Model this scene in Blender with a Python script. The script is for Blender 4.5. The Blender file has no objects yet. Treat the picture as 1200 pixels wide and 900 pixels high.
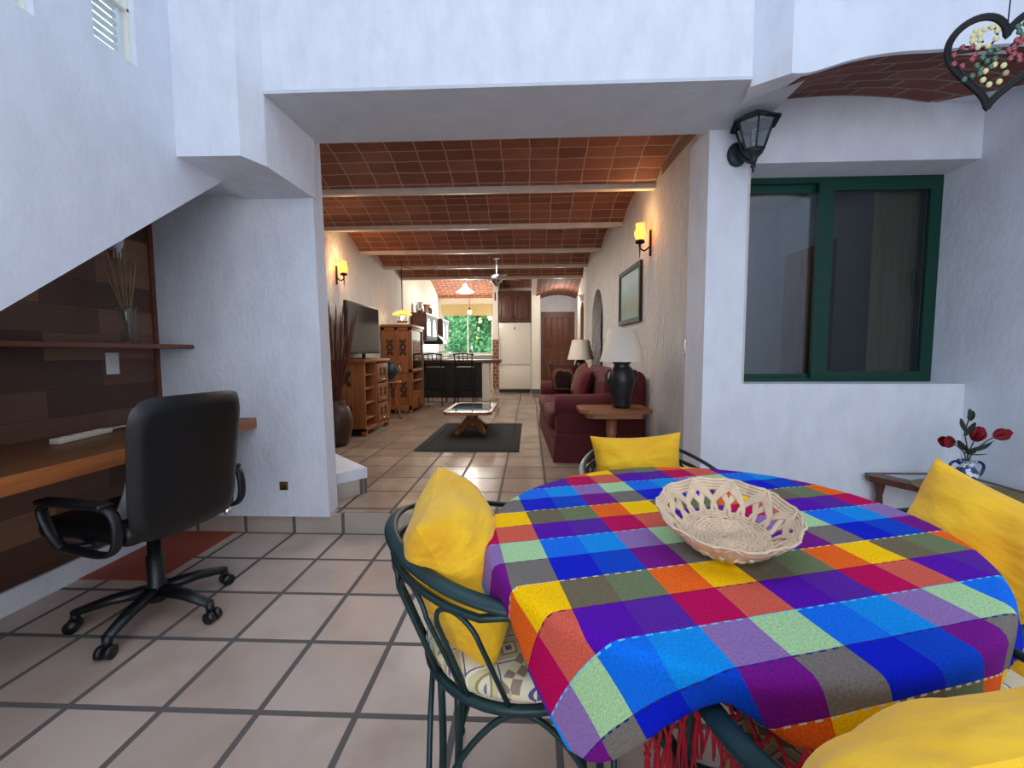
import bpy, math, random
from mathutils import Vector, Matrix
from mathutils.geometry import tessellate_polygon
random.seed(7)
PI = math.pi
C = bpy.context.scene.collection
sin, cos = math.sin, math.cos

# ------------------------------------------------------------------ materials
def lin(c):
    return tuple(((v/255)/12.92 if v/255 <= .04045 else ((v/255+.055)/1.055)**2.4) for v in c) + (1,)

class NT:
    def __init__(s, name):
        s.m = bpy.data.materials.new(name); s.m.use_nodes = True
        s.t = s.m.node_tree; s.b = s.t.nodes['Principled BSDF']; s.o = s.t.nodes['Material Output']
    def n(s, typ, **k):
        x = s.t.nodes.new(typ)
        for a, v in k.items(): setattr(x, a, v)
        return x
    def l(s, a, b): s.t.links.new(a, b)
    def math(s, op, a, b=None):
        x = s.n('ShaderNodeMath', operation=op)
        for i, v in enumerate((a, b)):
            if v is None: continue
            if isinstance(v, (int, float)): x.inputs[i].default_value = v
            else: s.l(v, x.inputs[i])
        return x.outputs[0]
    def mix(s, f, a, b, mode='MIX'):
        x = s.n('ShaderNodeMix', data_type='RGBA', blend_type=mode)
        for sock, v in ((x.inputs[0], f), (x.inputs[6], a), (x.inputs[7], b)):
            if isinstance(v, (int, float, tuple)): sock.default_value = v
            else: s.l(v, sock)
        return x.outputs[2]
    def ramp(s, f, stops, interp='LINEAR'):
        x = s.n('ShaderNodeValToRGB'); cr = x.color_ramp; cr.interpolation = interp
        while len(cr.elements) < len(stops): cr.elements.new(.5)
        for e, (p, c) in zip(cr.elements, stops): e.position = p; e.color = c
        s.l(f, x.inputs[0]); return x.outputs[0]
    def coord(s, kind='Object', scale=(1, 1, 1), loc=(0, 0, 0), rot=(0, 0, 0)):
        tc = s.n('ShaderNodeTexCoord'); mp = s.n('ShaderNodeMapping')
        mp.inputs['Scale'].default_value = scale; mp.inputs['Location'].default_value = loc; mp.inputs['Rotation'].default_value = rot
        s.l(tc.outputs[kind], mp.inputs[0]); return mp.outputs[0]
    def noise(s, vec, scale, detail=4, rough=.55):
        x = s.n('ShaderNodeTexNoise'); x.inputs['Scale'].default_value = scale; x.inputs['Detail'].default_value = detail; x.inputs['Roughness'].default_value = rough
        s.l(vec, x.inputs['Vector']); return x.outputs[0]
    def bump(s, h, strength, dist=.01):
        x = s.n('ShaderNodeBump'); x.inputs['Strength'].default_value = strength; x.inputs['Distance'].default_value = dist
        s.l(h, x.inputs['Height']); s.l(x.outputs[0], s.b.inputs['Normal'])
    def base(s, v):
        if isinstance(v, tuple): s.b.inputs['Base Color'].default_value = v
        else: s.l(v, s.b.inputs['Base Color'])
    def set(s, **k):
        for a, v in k.items(): s.b.inputs[a.replace('_', ' ')].default_value = v

def pm(name, rgb, rough=.5, metal=0, bump=None, vary=None, scale=(1, 1, 1), emit=None, spec=None):
    n = NT(name); col = lin(rgb); n.set(Roughness=rough, Metallic=metal)
    if spec is not None: n.b.inputs['Specular IOR Level'].default_value = spec
    vec = n.coord(scale=scale)
    if vary:
        f = n.noise(vec, vary[0]); a = vary[1]
        d = tuple(c*(1-a) for c in col[:3])+(1,); b = tuple(min(1, c*(1+a)) for c in col[:3])+(1,)
        n.base(n.ramp(f, [(.3, d), (.7, b)]))
    else: n.base(col)
    if bump: n.bump(n.noise(vec, bump[0], 5), bump[1], bump[2] if len(bump) > 2 else .01)
    if emit: n.b.inputs['Emission Color'].default_value = lin(emit[0]); n.b.inputs['Emission Strength'].default_value = emit[1]
    return n.m

def wood(name, dark, light, scale=(3, 40, 40), rough=.4, bump=.1):
    n = NT(name); v = n.coord(scale=scale); f = n.noise(v, 1.0, 6, .6)
    v2 = n.coord(scale=(1.2, 1.2, 1.2)); g = n.noise(v2, 2.5)
    c = n.ramp(f, [(.3, lin(dark)), (.7, lin(light))])
    n.base(n.mix(n.math('MULTIPLY', g, .5), c, lin(dark)))
    n.set(Roughness=rough); n.bump(f, bump, .003); return n.m

M = {}
def stucco(name, rgb, fine, strength, streak=(1, 1, 1), rough=.85, dist=.05):
    n = NT(name); v = n.coord(scale=streak)
    a = n.noise(v, fine, 6, .6); b = n.noise(v, fine*.23, 3)
    h = n.math('ADD', a, n.math('MULTIPLY', b, .7))
    col = lin(rgb); d = tuple(c*.9 for c in col[:3])+(1,)
    n.base(n.ramp(b, [(.3, d), (.65, col)])); n.set(Roughness=rough); n.bump(h, strength, dist); return n.m
M['wall'] = stucco('painted_plaster', (226, 230, 240), 38, .18, (1, 1, .5))
M['wall_plain'] = stucco('smooth_plaster', (222, 228, 240), 30, .10, (1, 1, .6))
M['stucco'] = stucco('rough_stucco', (232, 228, 224), 30, .8, (1, 1, .35), dist=.075)
M['shade_white'] = stucco('beam_paint', (205, 210, 220), 30, .1)
M['kitchen_white'] = pm('kitchen_paint', (238, 234, 222), .8)

def tiles(name, px, py, ox, oy, mortar=.046, a=(198, 180, 168), b=(178, 158, 146), grout=(96, 90, 88), rough=.32, mott=(160, 136, 120)):
    n = NT(name); v = n.coord('Object', loc=(-ox, -oy, 0))
    br = n.n('ShaderNodeTexBrick', offset=0.0, squash=1.0)
    br.inputs['Scale'].default_value = 1; br.inputs['Brick Width'].default_value = px; br.inputs['Row Height'].default_value = py
    br.inputs['Mortar Size'].default_value = mortar*.25; br.inputs['Mortar Smooth'].default_value = .15; br.inputs['Bias'].default_value = 0
    br.inputs['Color1'].default_value = lin(a); br.inputs['Color2'].default_value = lin(b); br.inputs['Mortar'].default_value = lin(grout)
    n.l(v, br.inputs['Vector'])
    f = n.noise(v, 3.2, 4); g = n.noise(v, 40, 4)
    mm = n.ramp(f, [(.45, (0, 0, 0, 1)), (.7, (1, 1, 1, 1))])
    c = n.mix(n.math('MULTIPLY', mm, n.math('SUBTRACT', .55, n.math('MULTIPLY', br.outputs['Fac'], .55))), br.outputs['Color'], lin(mott))
    n.base(c)
    r = n.math('ADD', n.math('MULTIPLY', br.outputs['Fac'], .45), n.math('ADD', rough-.06, n.math('MULTIPLY', f, .12)))
    n.l(r, n.b.inputs['Roughness'])
    h = n.math('ADD', n.math('MULTIPLY', br.outputs['Fac'], -1.0), n.math('ADD', n.math('MULTIPLY', g, .08), n.math('MULTIPLY', f, .12)))
    n.bump(h, .35, .01); return n.m
M['tile_low'] = tiles('clay_floor_tile', .32, .3388, -.875, 1.2678)
M['tile_up'] = tiles('living_floor_tile', .3385, .352, -.893, 2.712, a=(172, 152, 134), b=(148, 128, 112), grout=(66, 58, 52), rough=.2, mott=(122, 96, 80))
M['tile_riser'] = tiles('riser_tile', .32, .5, -.875, 0, a=(190, 180, 168), b=(176, 164, 152))

def vaultbrick(name, bw, rh, off, c1, c2, mortar=(150, 122, 104), ms=.006):
    n = NT(name); tc = n.n('ShaderNodeTexCoord'); v = tc.outputs['UV']
    nz = n.noise(v, 6, 2); wob = n.n('ShaderNodeVectorMath', operation='ADD')
    cx = n.n('ShaderNodeCombineXYZ'); n.l(n.math('MULTIPLY', n.math('SUBTRACT', nz, .5), .03), cx.inputs[0]); n.l(n.math('MULTIPLY', n.math('SUBTRACT', nz, .5), .02), cx.inputs[1])
    n.l(v, wob.inputs[0]); n.l(cx.outputs[0], wob.inputs[1])
    br = n.n('ShaderNodeTexBrick', offset=off)
    for k, q in (('Scale', 1), ('Brick Width', bw), ('Row Height', rh), ('Mortar Size', ms), ('Mortar Smooth', .3), ('Bias', -.1)): br.inputs[k].default_value = q
    br.inputs['Color1'].default_value = lin(c1); br.inputs['Color2'].default_value = lin(c2); br.inputs['Mortar'].default_value = lin(mortar)
    n.l(wob.outputs[0], br.inputs['Vector'])
    f = n.noise(v, 9, 5); p = n.noise(v, 1.7, 3)
    c = n.mix(n.math('MULTIPLY', f, .55), br.outputs['Color'], lin((92, 52, 40)))
    c = n.mix(n.ramp(p, [(.55, (0, 0, 0, 1)), (.85, (.4, .4, .4, 1))]), c, lin((176, 132, 112)))
    n.base(c); n.set(Roughness=.8)
    h = n.math('ADD', n.math('MULTIPLY', br.outputs['Fac'], -.6), n.math('MULTIPLY', f, .4)); n.bump(h, .6, .012); return n.m
M['vault'] = vaultbrick('vault_brick', .225, .128, 0.0, (164, 102, 78), (120, 72, 58), (190, 166, 148), .006)
M['vault2'] = vaultbrick('patio_vault_brick', .24, .12, .5, (136, 76, 60), (108, 56, 46), (160, 136, 124), .008)
M['vault3'] = vaultbrick('kitchen_vault_brick', .24, .12, .5, (190, 104, 70), (150, 76, 52), (220, 180, 150), .012)
M['brickcol'] = vaultbrick('pillar_brick', .13, .09, .5, (150, 92, 62), (120, 70, 48), (190, 170, 150), .01)

def planks():
    n = NT('dark_wall_planks'); tc = n.n('ShaderNodeTexCoord'); sep = n.n('ShaderNodeSeparateXYZ'); n.l(tc.outputs['Object'], sep.inputs[0])
    cb = n.n('ShaderNodeCombineXYZ'); n.l(sep.outputs[1], cb.inputs[0]); n.l(sep.outputs[2], cb.inputs[1])
    br = n.n('ShaderNodeTexBrick', offset=.37, offset_frequency=2)
    for k, q in (('Scale', 1), ('Brick Width', .75), ('Row Height', .14), ('Mortar Size', .0012), ('Bias', -.25)): br.inputs[k].default_value = q
    br.inputs['Color1'].default_value = lin((84, 54, 40)); br.inputs['Color2'].default_value = lin((176, 128, 98)); br.inputs['Mortar'].default_value = lin((38, 24, 18))
    n.l(cb.outputs[0], br.inputs['Vector'])
    v = n.coord(scale=(1, 2.2, 30)); f = n.noise(v, 1.6, 6, .65)
    n.base(n.mix(n.math('MULTIPLY', f, .55), br.outputs['Color'], lin((56, 34, 26)))); n.set(Roughness=.5); n.bump(f, .12, .004); return n.m
M['planks'] = planks()
M['desk'] = wood('desk_wood', (92, 56, 34), (140, 90, 54), (40, 2, 40), .4)
M['desk_edge'] = wood('desk_edge_wood', (150, 86, 44), (190, 118, 64), (40, 2, 40), .4)
M['shelf'] = wood('shelf_wood', (92, 50, 34), (130, 76, 50), (40, 2, 40), .45)
M['door'] = wood('door_wood', (92, 50, 32), (150, 90, 56), (30, 30, 2), .4)
M['pine'] = wood('rustic_pine', (112, 62, 30), (170, 104, 54), (26, 26, 2.2), .4)
M['pine_h'] = wood('rustic_pine_top', (108, 58, 28), (168, 100, 52), (30, 2, 30), .35)
M['carve'] = pm('carved_dark_wood', (52, 28, 18), .6)
M['cab'] = wood('cabinet_wood', (70, 38, 26), (112, 66, 44), (30, 30, 2), .4)
M['oak'] = wood('table_oak', (128, 76, 44), (178, 116, 70), (2, 30, 30), .35)
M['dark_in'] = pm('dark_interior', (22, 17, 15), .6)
M['black'] = pm('black_plastic', (16, 17, 20), .42, bump=(180, .05))
M['leather'] = pm('black_leatherette', (9, 10, 12), .36, bump=(70, .12, .004))
M['black_metal'] = pm('black_iron', (22, 22, 24), .45, .6)
M['green_iron'] = pm('verdigris_iron', (28, 54, 56), .38, .35, bump=(120, .15, .002), vary=(18, .25))
M['lantern'] = pm('weathered_lantern_metal', (48, 62, 66), .5, .5, bump=(60, .25, .003), vary=(22, .35))
M['green_frame'] = pm('green_window_paint', (8, 62, 48), .35, .2)
M['white_plastic'] = pm('white_plastic', (225, 225, 222), .4)
M['white_gloss'] = pm('white_enamel', (228, 226, 216), .28)
M['steel'] = pm('brushed_steel', (180, 182, 186), .25, 1)
M['chrome'] = pm('chrome_pull', (210, 205, 195), .2, 1)
M['red_floor'] = pm('red_painted_floor', (164, 72, 50), .55, bump=(60, .1), vary=(6, .12))
M['sofa'] = pm('maroon_upholstery', (88, 25, 28), .85, bump=(160, .2, .003), vary=(5, .18))
M['lampshade'] = pm('linen_shade', (234, 226, 212), .8, bump=(140, .15, .002))
M['ceramic_dark'] = pm('dark_glazed_pottery', (24, 28, 32), .35, bump=(26, .5, .008), vary=(14, .4))
M['ceramic_red'] = pm('dark_red_pottery', (58, 20, 20), .3)
M['clay'] = pm('brown_pottery', (62, 40, 30), .4, bump=(14, .3))
M['reed'] = pm('dry_reed', (150, 124, 92), .8)
M['red_stalk'] = pm('red_brown_stalk', (84, 38, 28), .8, vary=(9, .3))
M['rug'] = pm('charcoal_rug', (34, 34, 33), .95, bump=(220, .4, .004), vary=(30, .25))
M['rug_edge'] = pm('rug_border', (22, 22, 22), .95)
M['mirror'] = pm('mirror_glass', (190, 200, 196), .05, 1)
M['wicker'] = pm('pale_wicker', (216, 190, 160), .55, bump=(60, .2, .003), vary=(16, .18))
M['mat'] = pm('olive_wicker', (128, 112, 74), .7, bump=(120, .6, .004), vary=(30, .25))
M['glass_top'] = pm('grey_glass', (170, 178, 184), .12)
M['petal'] = pm('red_petal', (140, 14, 32), .6, vary=(18, .3))
M['leafd'] = pm('dark_leaf', (52, 66, 50), .6, vary=(18, .3))
M['stem'] = pm('green_stem', (66, 74, 52), .6)
M['bulb'] = pm('warm_bulb', (255, 226, 170), .3, emit=((255, 196, 110), 14))
def litglass(name, col, st, op):
    n = NT(name); t = n.n('ShaderNodeBsdfTransparent'); t.inputs[0].default_value = lin(col); e = n.n('ShaderNodeEmission'); e.inputs[0].default_value = lin(col); e.inputs[1].default_value = st
    m = n.n('ShaderNodeMixShader'); m.inputs[0].default_value = op; n.l(t.outputs[0], m.inputs[1]); n.l(e.outputs[0], m.inputs[2]); n.l(m.outputs[0], n.o.inputs[0]); return n.m
M['glass_lit'] = litglass('lit_amber_glass', (255, 196, 104), 2.6, .5)
M['white_lit'] = pm('lit_white_glass', (255, 250, 240), .3, emit=((255, 246, 230), 3.0))
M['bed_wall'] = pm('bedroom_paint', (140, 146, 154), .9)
M['curtain'] = pm('beige_curtain', (236, 218, 186), .9, bump=(90, .2), vary=(30, .12), scale=(1, 1, .05))
M['hedge'] = pm('hedge_leaf', (84, 150, 92), .55, vary=(4, .5))
M['trunk'] = pm('hedge_trunk', (86, 84, 76), .9)
M['ground'] = pm('pale_patio_paving', (190, 190, 180), .9)
M['screen'] = pm('tv_screen', (14, 17, 20), .12)
M['brass'] = pm('aged_brass', (120, 88, 52), .4, .6)
M['grey_cloth'] = pm('grey_cloth', (120, 118, 122), .9, bump=(90, .3))
M['stripes'] = None
M['tan'] = pm('tan_pillow', (112, 76, 52), .9, bump=(60, .3), vary=(8, .3))
M['maroon'] = pm('deep_maroon_pillow', (96, 22, 30), .85, bump=(60, .3))
M['valance'] = pm('woven_blind', (196, 176, 128), .8)
M['terracotta'] = pm('terracotta_pot', (132, 84, 58), .7)
M['cord'] = pm('cream_cord', (214, 204, 180), .5)
M['tile_white'] = pm('white_wall_tile', (235, 238, 236), .2)
M['granite'] = pm('grey_countertop', (150, 152, 152), .25, vary=(30, .2))

def fabric_yellow():
    n = NT('yellow_cotton'); v = n.coord(scale=(1, 1, 1)); w = n.coord(scale=(3.5, 7, 8.5), rot=(0, .35, .3))
    f = n.noise(w, 1.6, 3, .5); g = n.noise(v, 260, 2)
    n.base(n.ramp(f, [(.3, lin((232, 170, 12))), (.6, lin((250, 196, 28)))])); n.set(Roughness=.8)
    n.b.inputs['Sheen Weight'].default_value = .15
    n.bump(n.math('ADD', f, n.math('MULTIPLY', g, .02)), .5, .045); return n.m
M['yellow'] = fabric_yellow()

def clothmat():
    n = NT('woven_check_cloth'); a = n.n('ShaderNodeVertexColor', layer_name='Col')
    tc = n.n('ShaderNodeTexCoord'); mp = n.n('ShaderNodeMapping'); mp.inputs['Scale'].default_value = (1, 1, 1); n.l(tc.outputs['UV'], mp.inputs[0])
    f = n.noise(mp.outputs[0], 22, 3, .7); big = n.noise(mp.outputs[0], .8, 2)
    g = n.ramp(f, [(.3, (.72, .72, .74, 1)), (.7, (1.25, 1.25, 1.22, 1))])
    n.base(n.mix(1.0, a.outputs[0], g, 'MULTIPLY')); n.set(Roughness=.9); n.b.inputs['Specular IOR Level'].default_value = .15
    n.bump(n.math('ADD', n.math('MULTIPLY', f, .1), big), .25, .02); return n.m
M['cloth'] = clothmat()

def cushionmat():
    n = NT('diamond_print_cushion'); v = n.coord(scale=(11, 11, 11), rot=(0, 0, .5))
    sep = n.n('ShaderNodeSeparateXYZ'); n.l(v, sep.inputs[0])
    def fr(s): return n.math('ABSOLUTE', n.math('SUBTRACT', n.math('FRACT', s), .5))
    d = n.math('ADD', fr(sep.outputs[0]), fr(sep.outputs[1]))
    rc = n.ramp(d, [(0, lin((120, 104, 150))), (.1, lin((222, 212, 176))), (.2, lin((150, 140, 92))), (.26, lin((206, 196, 150))), (.42, lin((232, 224, 196))), (.5, lin((92, 80, 130))), (.54, lin((226, 218, 190)))], 'CONSTANT')
    st = n.math('FRACT', n.math('MULTIPLY', sep.outputs[1], .5))
    m = n.math('LESS_THAN', n.math('ABSOLUTE', n.math('SUBTRACT', st, .5)), .1)
    ck = n.n('ShaderNodeTexChecker'); ck.inputs['Scale'].default_value = 4; n.l(v, ck.inputs[0]); ck.inputs[1].default_value = lin((226, 214, 170)); ck.inputs[2].default_value = lin((150, 132, 120))
    n.base(n.mix(m, rc, ck.outputs[0])); n.set(Roughness=.9); n.bump(n.noise(v, 3), .2, .01); return n.m
M['cushion'] = cushionmat()

def stripes():
    n = NT('striped_weave'); v = n.coord(); sep = n.n('ShaderNodeSeparateXYZ'); n.l(v, sep.inputs[0])
    f = n.math('FRACT', n.math('MULTIPLY', sep.outputs[1], 11))
    n.base(n.ramp(f, [(0, lin((40, 18, 18))), (.35, lin((120, 84, 60))), (.5, lin((70, 22, 26))), (.8, lin((30, 22, 24)))], 'CONSTANT')); n.set(Roughness=.9); return n.m
M['stripes'] = stripes()

def blue_white():
    n = NT('blue_painted_ceramic'); v = n.coord(); f = n.noise(v, 26, 2)
    n.base(n.ramp(f, [(.48, lin((222, 228, 232))), (.52, lin((40, 70, 130)))], 'LINEAR')); n.set(Roughness=.2); return n.m
M['bluewhite'] = blue_white()
M['cobalt'] = pm('cobalt_glaze', (20, 30, 90), .2)

def glass(name, tint=(235, 240, 240), fac=.75, rough=.02):
    n = NT(name); t = n.n('ShaderNodeBsdfTransparent'); t.inputs[0].default_value = lin(tint)
    g = n.n('ShaderNodeBsdfGlossy'); g.inputs['Roughness'].default_value = rough; g.inputs[0].default_value = (1, 1, 1, 1)
    lw = n.n('ShaderNodeLayerWeight'); lw.inputs[0].default_value = .5
    m = n.n('ShaderNodeMixShader'); n.l(n.math('ADD', n.math('MULTIPLY', n.math('POWER', lw.outputs['Facing'], 4.0), .5), 1-fac), m.inputs[0])
    n.l(t.outputs[0], m.inputs[1]); n.l(g.outputs[0], m.inputs[2]); n.l(m.outputs[0], n.o.inputs[0]); return n.m
M['pane'] = glass('window_glass', (225, 232, 234), .90)
M['clear'] = glass('clear_glass', (240, 244, 243), .96)
M['pane_clear'] = glass('bright_window_glass', (250, 252, 252), .97)
M['lantern_glass'] = glass('dusty_lantern_glass', (190, 196, 198), .85, .1)

def screenmesh():
    n = NT('dark_insect_screen'); t = n.n('ShaderNodeBsdfTransparent'); d = n.n('ShaderNodeBsdfDiffuse'); d.inputs[0].default_value = lin((36, 38, 40))
    m = n.n('ShaderNodeMixShader'); m.inputs[0].default_value = .28; n.l(t.outputs[0], m.inputs[1]); n.l(d.outputs[0], m.inputs[2]); n.l(m.outputs[0], n.o.inputs[0]); return n.m
M['mesh'] = screenmesh()

def painting():
    n = NT('faded_print'); v = n.coord(); sep = n.n('ShaderNodeSeparateXYZ'); n.l(v, sep.inputs[0])
    f = n.noise(v, 7, 4)
    h = n.math('ADD', sep.outputs[2], n.math('MULTIPLY', f, .16))
    n.base(n.ramp(n.math('ADD', n.math('MULTIPLY', h, 1.6), .45), [(.2, lin((120, 150, 150))), (.4, lin((140, 146, 120))), (.6, lin((150, 172, 170))), (.85, lin((176, 198, 198)))])); n.set(Roughness=.6); n.b.inputs['Specular IOR Level'].default_value = .2; return n.m
M['print'] = painting()

# ------------------------------------------------------------------ mesh builder
class MB:
    def __init__(s): s.v = []; s.f = []; s.sm = []; s.uv = None
    def add(s, vs, fs, smooth=False):
        o = len(s.v); s.v += [tuple(p) for p in vs]
        for f in fs: s.f.append(tuple(i+o for i in f)); s.sm.append(smooth)
        return s
    def box(s, x0, x1, y0, y1, z0, z1, bev=0, mtx=None):
        if bev <= 0:
            vs = [(x, y, z) for x in (x0, x1) for y in (y0, y1) for z in (z0, z1)]
            fs = [(0, 1, 3, 2), (4, 6, 7, 5), (0, 4, 5, 1), (2, 3, 7, 6), (0, 2, 6, 4), (1, 5, 7, 3)]
            if mtx: vs = [mtx @ Vector(p) for p in vs]
            return s.add(vs, fs)
        import bmesh
        bm = bmesh.new(); bmesh.ops.create_cube(bm, size=1)
        for v in bm.verts: v.co = Vector(((x0+x1)/2+v.co.x*(x1-x0), (y0+y1)/2+v.co.y*(y1-y0), (z0+z1)/2+v.co.z*(z1-z0)))
        bmesh.ops.bevel(bm, geom=bm.edges[:], offset=bev, segments=3, affect='EDGES', profile=.5)
        bm.verts.index_update(); vs = [(mtx @ v.co) if mtx else v.co.copy() for v in bm.verts]; fs = [[v.index for v in f.verts] for f in bm.faces]; bm.free()
        return s.add(vs, fs, True)
    def tube(s, pts, r, n=10, closed=False, flat=None, caps=True, up=None):
        pts = [Vector(p) for p in pts]; N = len(pts); rs = r if isinstance(r, (list, tuple)) else [r]*N
        vs = []; prev = None
        for i, p in enumerate(pts):
            if closed: t = (pts[(i+1) % N]-pts[i-1])
            else: t = pts[min(i+1, N-1)]-pts[max(i-1, 0)]
            t = t.normalized() if t.length > 1e-9 else Vector((0, 0, 1))
            if up is not None: a = Vector(up)
            elif prev is None: a = Vector((0, 0, 1)) if abs(t.z) < .9 else Vector((1, 0, 0))
            else: a = prev
            a = a-t*a.dot(t)
            a = a.normalized() if a.length > 1e-6 else t.orthogonal().normalized()
            prev = a; b = t.cross(a)
            for k in range(n):
                an = 2*PI*k/n; fa, fb = (flat or (1, 1))
                vs.append(p+a*(cos(an)*rs[i]*fa)+b*(sin(an)*rs[i]*fb))
        fs = []
        for i in range(N if closed else N-1):
            j = (i+1) % N
            for k in range(n): fs.append((i*n+k, i*n+(k+1) % n, j*n+(k+1) % n, j*n+k))
        if caps and not closed: fs += [tuple(range(n))[::-1], tuple(range((N-1)*n, N*n))]
        return s.add(vs, fs, True)
    def lathe(s, prof, n=24, c=(0, 0, 0), sx=1, sy=1, cap=True):
        vs = []; N = len(prof)
        for r, z in prof:
            for k in range(n): a = 2*PI*k/n; vs.append((c[0]+cos(a)*r*sx, c[1]+sin(a)*r*sy, c[2]+z))
        fs = [(i*n+k, i*n+(k+1) % n, (i+1)*n+(k+1) % n, (i+1)*n+k) for i in range(N-1) for k in range(n)]
        if cap:
            if prof[0][0] > 1e-4: fs.append(tuple(range(n))[::-1])
            if prof[-1][0] > 1e-4: fs.append(tuple(range((N-1)*n, N*n)))
        return s.add(vs, fs, True)
    def ball(s, c, r, n=14, sc=(1, 1, 1)):
        return s.lathe([(max(r*sin(PI*i/8), 1e-5), -r*cos(PI*i/8)*sc[2]) for i in range(9)], n, c, sc[0], sc[1], cap=False)
    def prism(s, poly, d, to3):
        """polygon (list of 2D) extruded by vector d; to3 maps 2D->3D"""
        n = len(poly); d = Vector(d); a = [Vector(to3(*p)) for p in poly]; vs = a+[p+d for p in a]
        tri = tessellate_polygon([[Vector((p[0], p[1], 0)) for p in poly]])
        fs = [tuple(t) for t in tri]+[tuple(i+n for i in t[::-1]) for t in tri]+[(i, (i+1) % n, (i+1) % n+n, i+n) for i in range(n)]
        return s.add(vs, fs)
    def plate(s, outer, holes, d, to3):
        loops = [outer]+holes; flat = [p for l in loops for p in l]; n = len(flat); d = Vector(d)
        tri = tessellate_polygon([[Vector((p[0], p[1], 0)) for p in l] for l in loops])
        a = [Vector(to3(*p)) for p in flat]; vs = a+[p+d for p in a]
        fs = [tuple(t) for t in tri]+[tuple(i+n for i in t[::-1]) for t in tri]; o = 0
        for l in loops:
            m = len(l)
            for i in range(m): fs.append((o+i, o+(i+1) % m, o+(i+1) % m+n, o+i+n))
            o += m
        return s.add(vs, fs)
    def grid(s, P, smooth=True):
        R, Q = len(P), len(P[0])
        return s.add([p for r in P for p in r], [(i*Q+j, i*Q+j+1, (i+1)*Q+j+1, (i+1)*Q+j) for i in range(R-1) for j in range(Q-1)], smooth)
    def build(s, name, mat, parent=None, label=None, cat=None, group=None, kind=None):
        me = bpy.data.meshes.new(name); me.from_pydata(s.v, [], s.f); me.update()
        for p, q in zip(me.polygons, s.sm): p.use_smooth = q
        import bmesh
        bm = bmesh.new(); bm.from_mesh(me); bmesh.ops.recalc_face_normals(bm, faces=bm.faces); bm.to_mesh(me); bm.free()
        if s.uv:
            ul = me.uv_layers.new(name='UVMap')
            for l in me.loops: ul.data[l.index].uv = s.uv[l.vertex_index]
        me.materials.append(mat)
        o = bpy.data.objects.new(name, me); C.objects.link(o)
        if parent: o.parent = parent
        tag(o, label, cat, group, kind); return o

def tag(o, label=None, cat=None, group=None, kind=None):
    if label: o['label'] = label
    if cat: o['category'] = cat
    if group: o['group'] = group
    if kind: o['kind'] = kind
    return o
def thing(name, label, cat, loc=(0, 0, 0), rz=0, group=None):
    o = bpy.data.objects.new(name, None); C.objects.link(o); o.empty_display_size = .05
    o.location = loc; o.rotation_euler = (0, 0, rz); return tag(o, label, cat, group)
def copy_tree(o, parent=None):
    c = o.copy(); C.objects.link(c)
    if parent: c.parent = parent
    for ch in list(o.children): copy_tree(ch, c)
    return c
def S(name, mb, mat): return mb.build(name, mat, kind='structure')
def rect(x0, x1, y0, y1): return [(x0, y0), (x1, y0), (x1, y1), (x0, y1)]
XY = lambda z: (lambda a, b: (a, b, z))
XZ = lambda y: (lambda a, b: (a, y, b))
YZ = lambda x: (lambda a, b: (x, a, b))
def smooth_path(pts, k=6):
    P = [Vector(p) for p in pts]; out = []
    for i in range(len(P)-1):
        a, b, c, d = P[max(i-1, 0)], P[i], P[i+1], P[min(i+2, len(P)-1)]
        for j in range(k):
            t = j/k; out.append(.5*((2*b)+(c-a)*t+(2*a-5*b+4*c-d)*t*t+(3*b-a-3*c+d)*t**3))
    out.append(P[-1]); return out

# ------------------------------------------------------------------ camera
CAMZ = 1.1523
pi_, ro, ya = 7.32195746e-02, 3.98893312e-03, -4.17087464e-02
fwd = Vector((sin(ya)*cos(pi_), cos(ya)*cos(pi_), -sin(pi_))); rt = Vector((cos(ya), -sin(ya), 0)); dn = fwd.cross(rt)
r2 = rt*cos(ro)+dn*sin(ro); d2 = -rt*sin(ro)+dn*cos(ro)
cam = bpy.data.cameras.new('camera'); co = bpy.data.objects.new('camera', cam); C.objects.link(co)
mm = Matrix((r2, -d2, -fwd)).transposed().to_4x4(); mm.translation = (0, 0, CAMZ); co.matrix_world = mm
cam.sensor_width = 36; cam.lens = 503.76/1200*36; cam.clip_start = .03; cam.clip_end = 200
bpy.context.scene.camera = co

# ------------------------------------------------------------------ room shell
YS = 2.631            # step / pillar plane
FZ = .135             # living room floor
ZB = 2.57             # vault beam underside
RW = lambda y: 1.145-.04*(y-2.631) if y < 7.45 else .952+(y-7.45)*.0644
LW = lambda y: -2.40-.025*(y-4)
S('floor', MB().box(-2.6, 2.8, -2.7, YS, -.1, 0), M['tile_low'])
S('floor_living', MB().prism([(-2.75, YS+.012), (2.75, YS+.012), (2.75, 12.6), (-2.75, 12.6)], (0, 0, -.235), XY(FZ)), M['tile_up'])
S('trim_1', MB().box(-2.33, 1.13, YS-.001, YS+.0115, 0, FZ-.004), M['tile_riser'])

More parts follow.
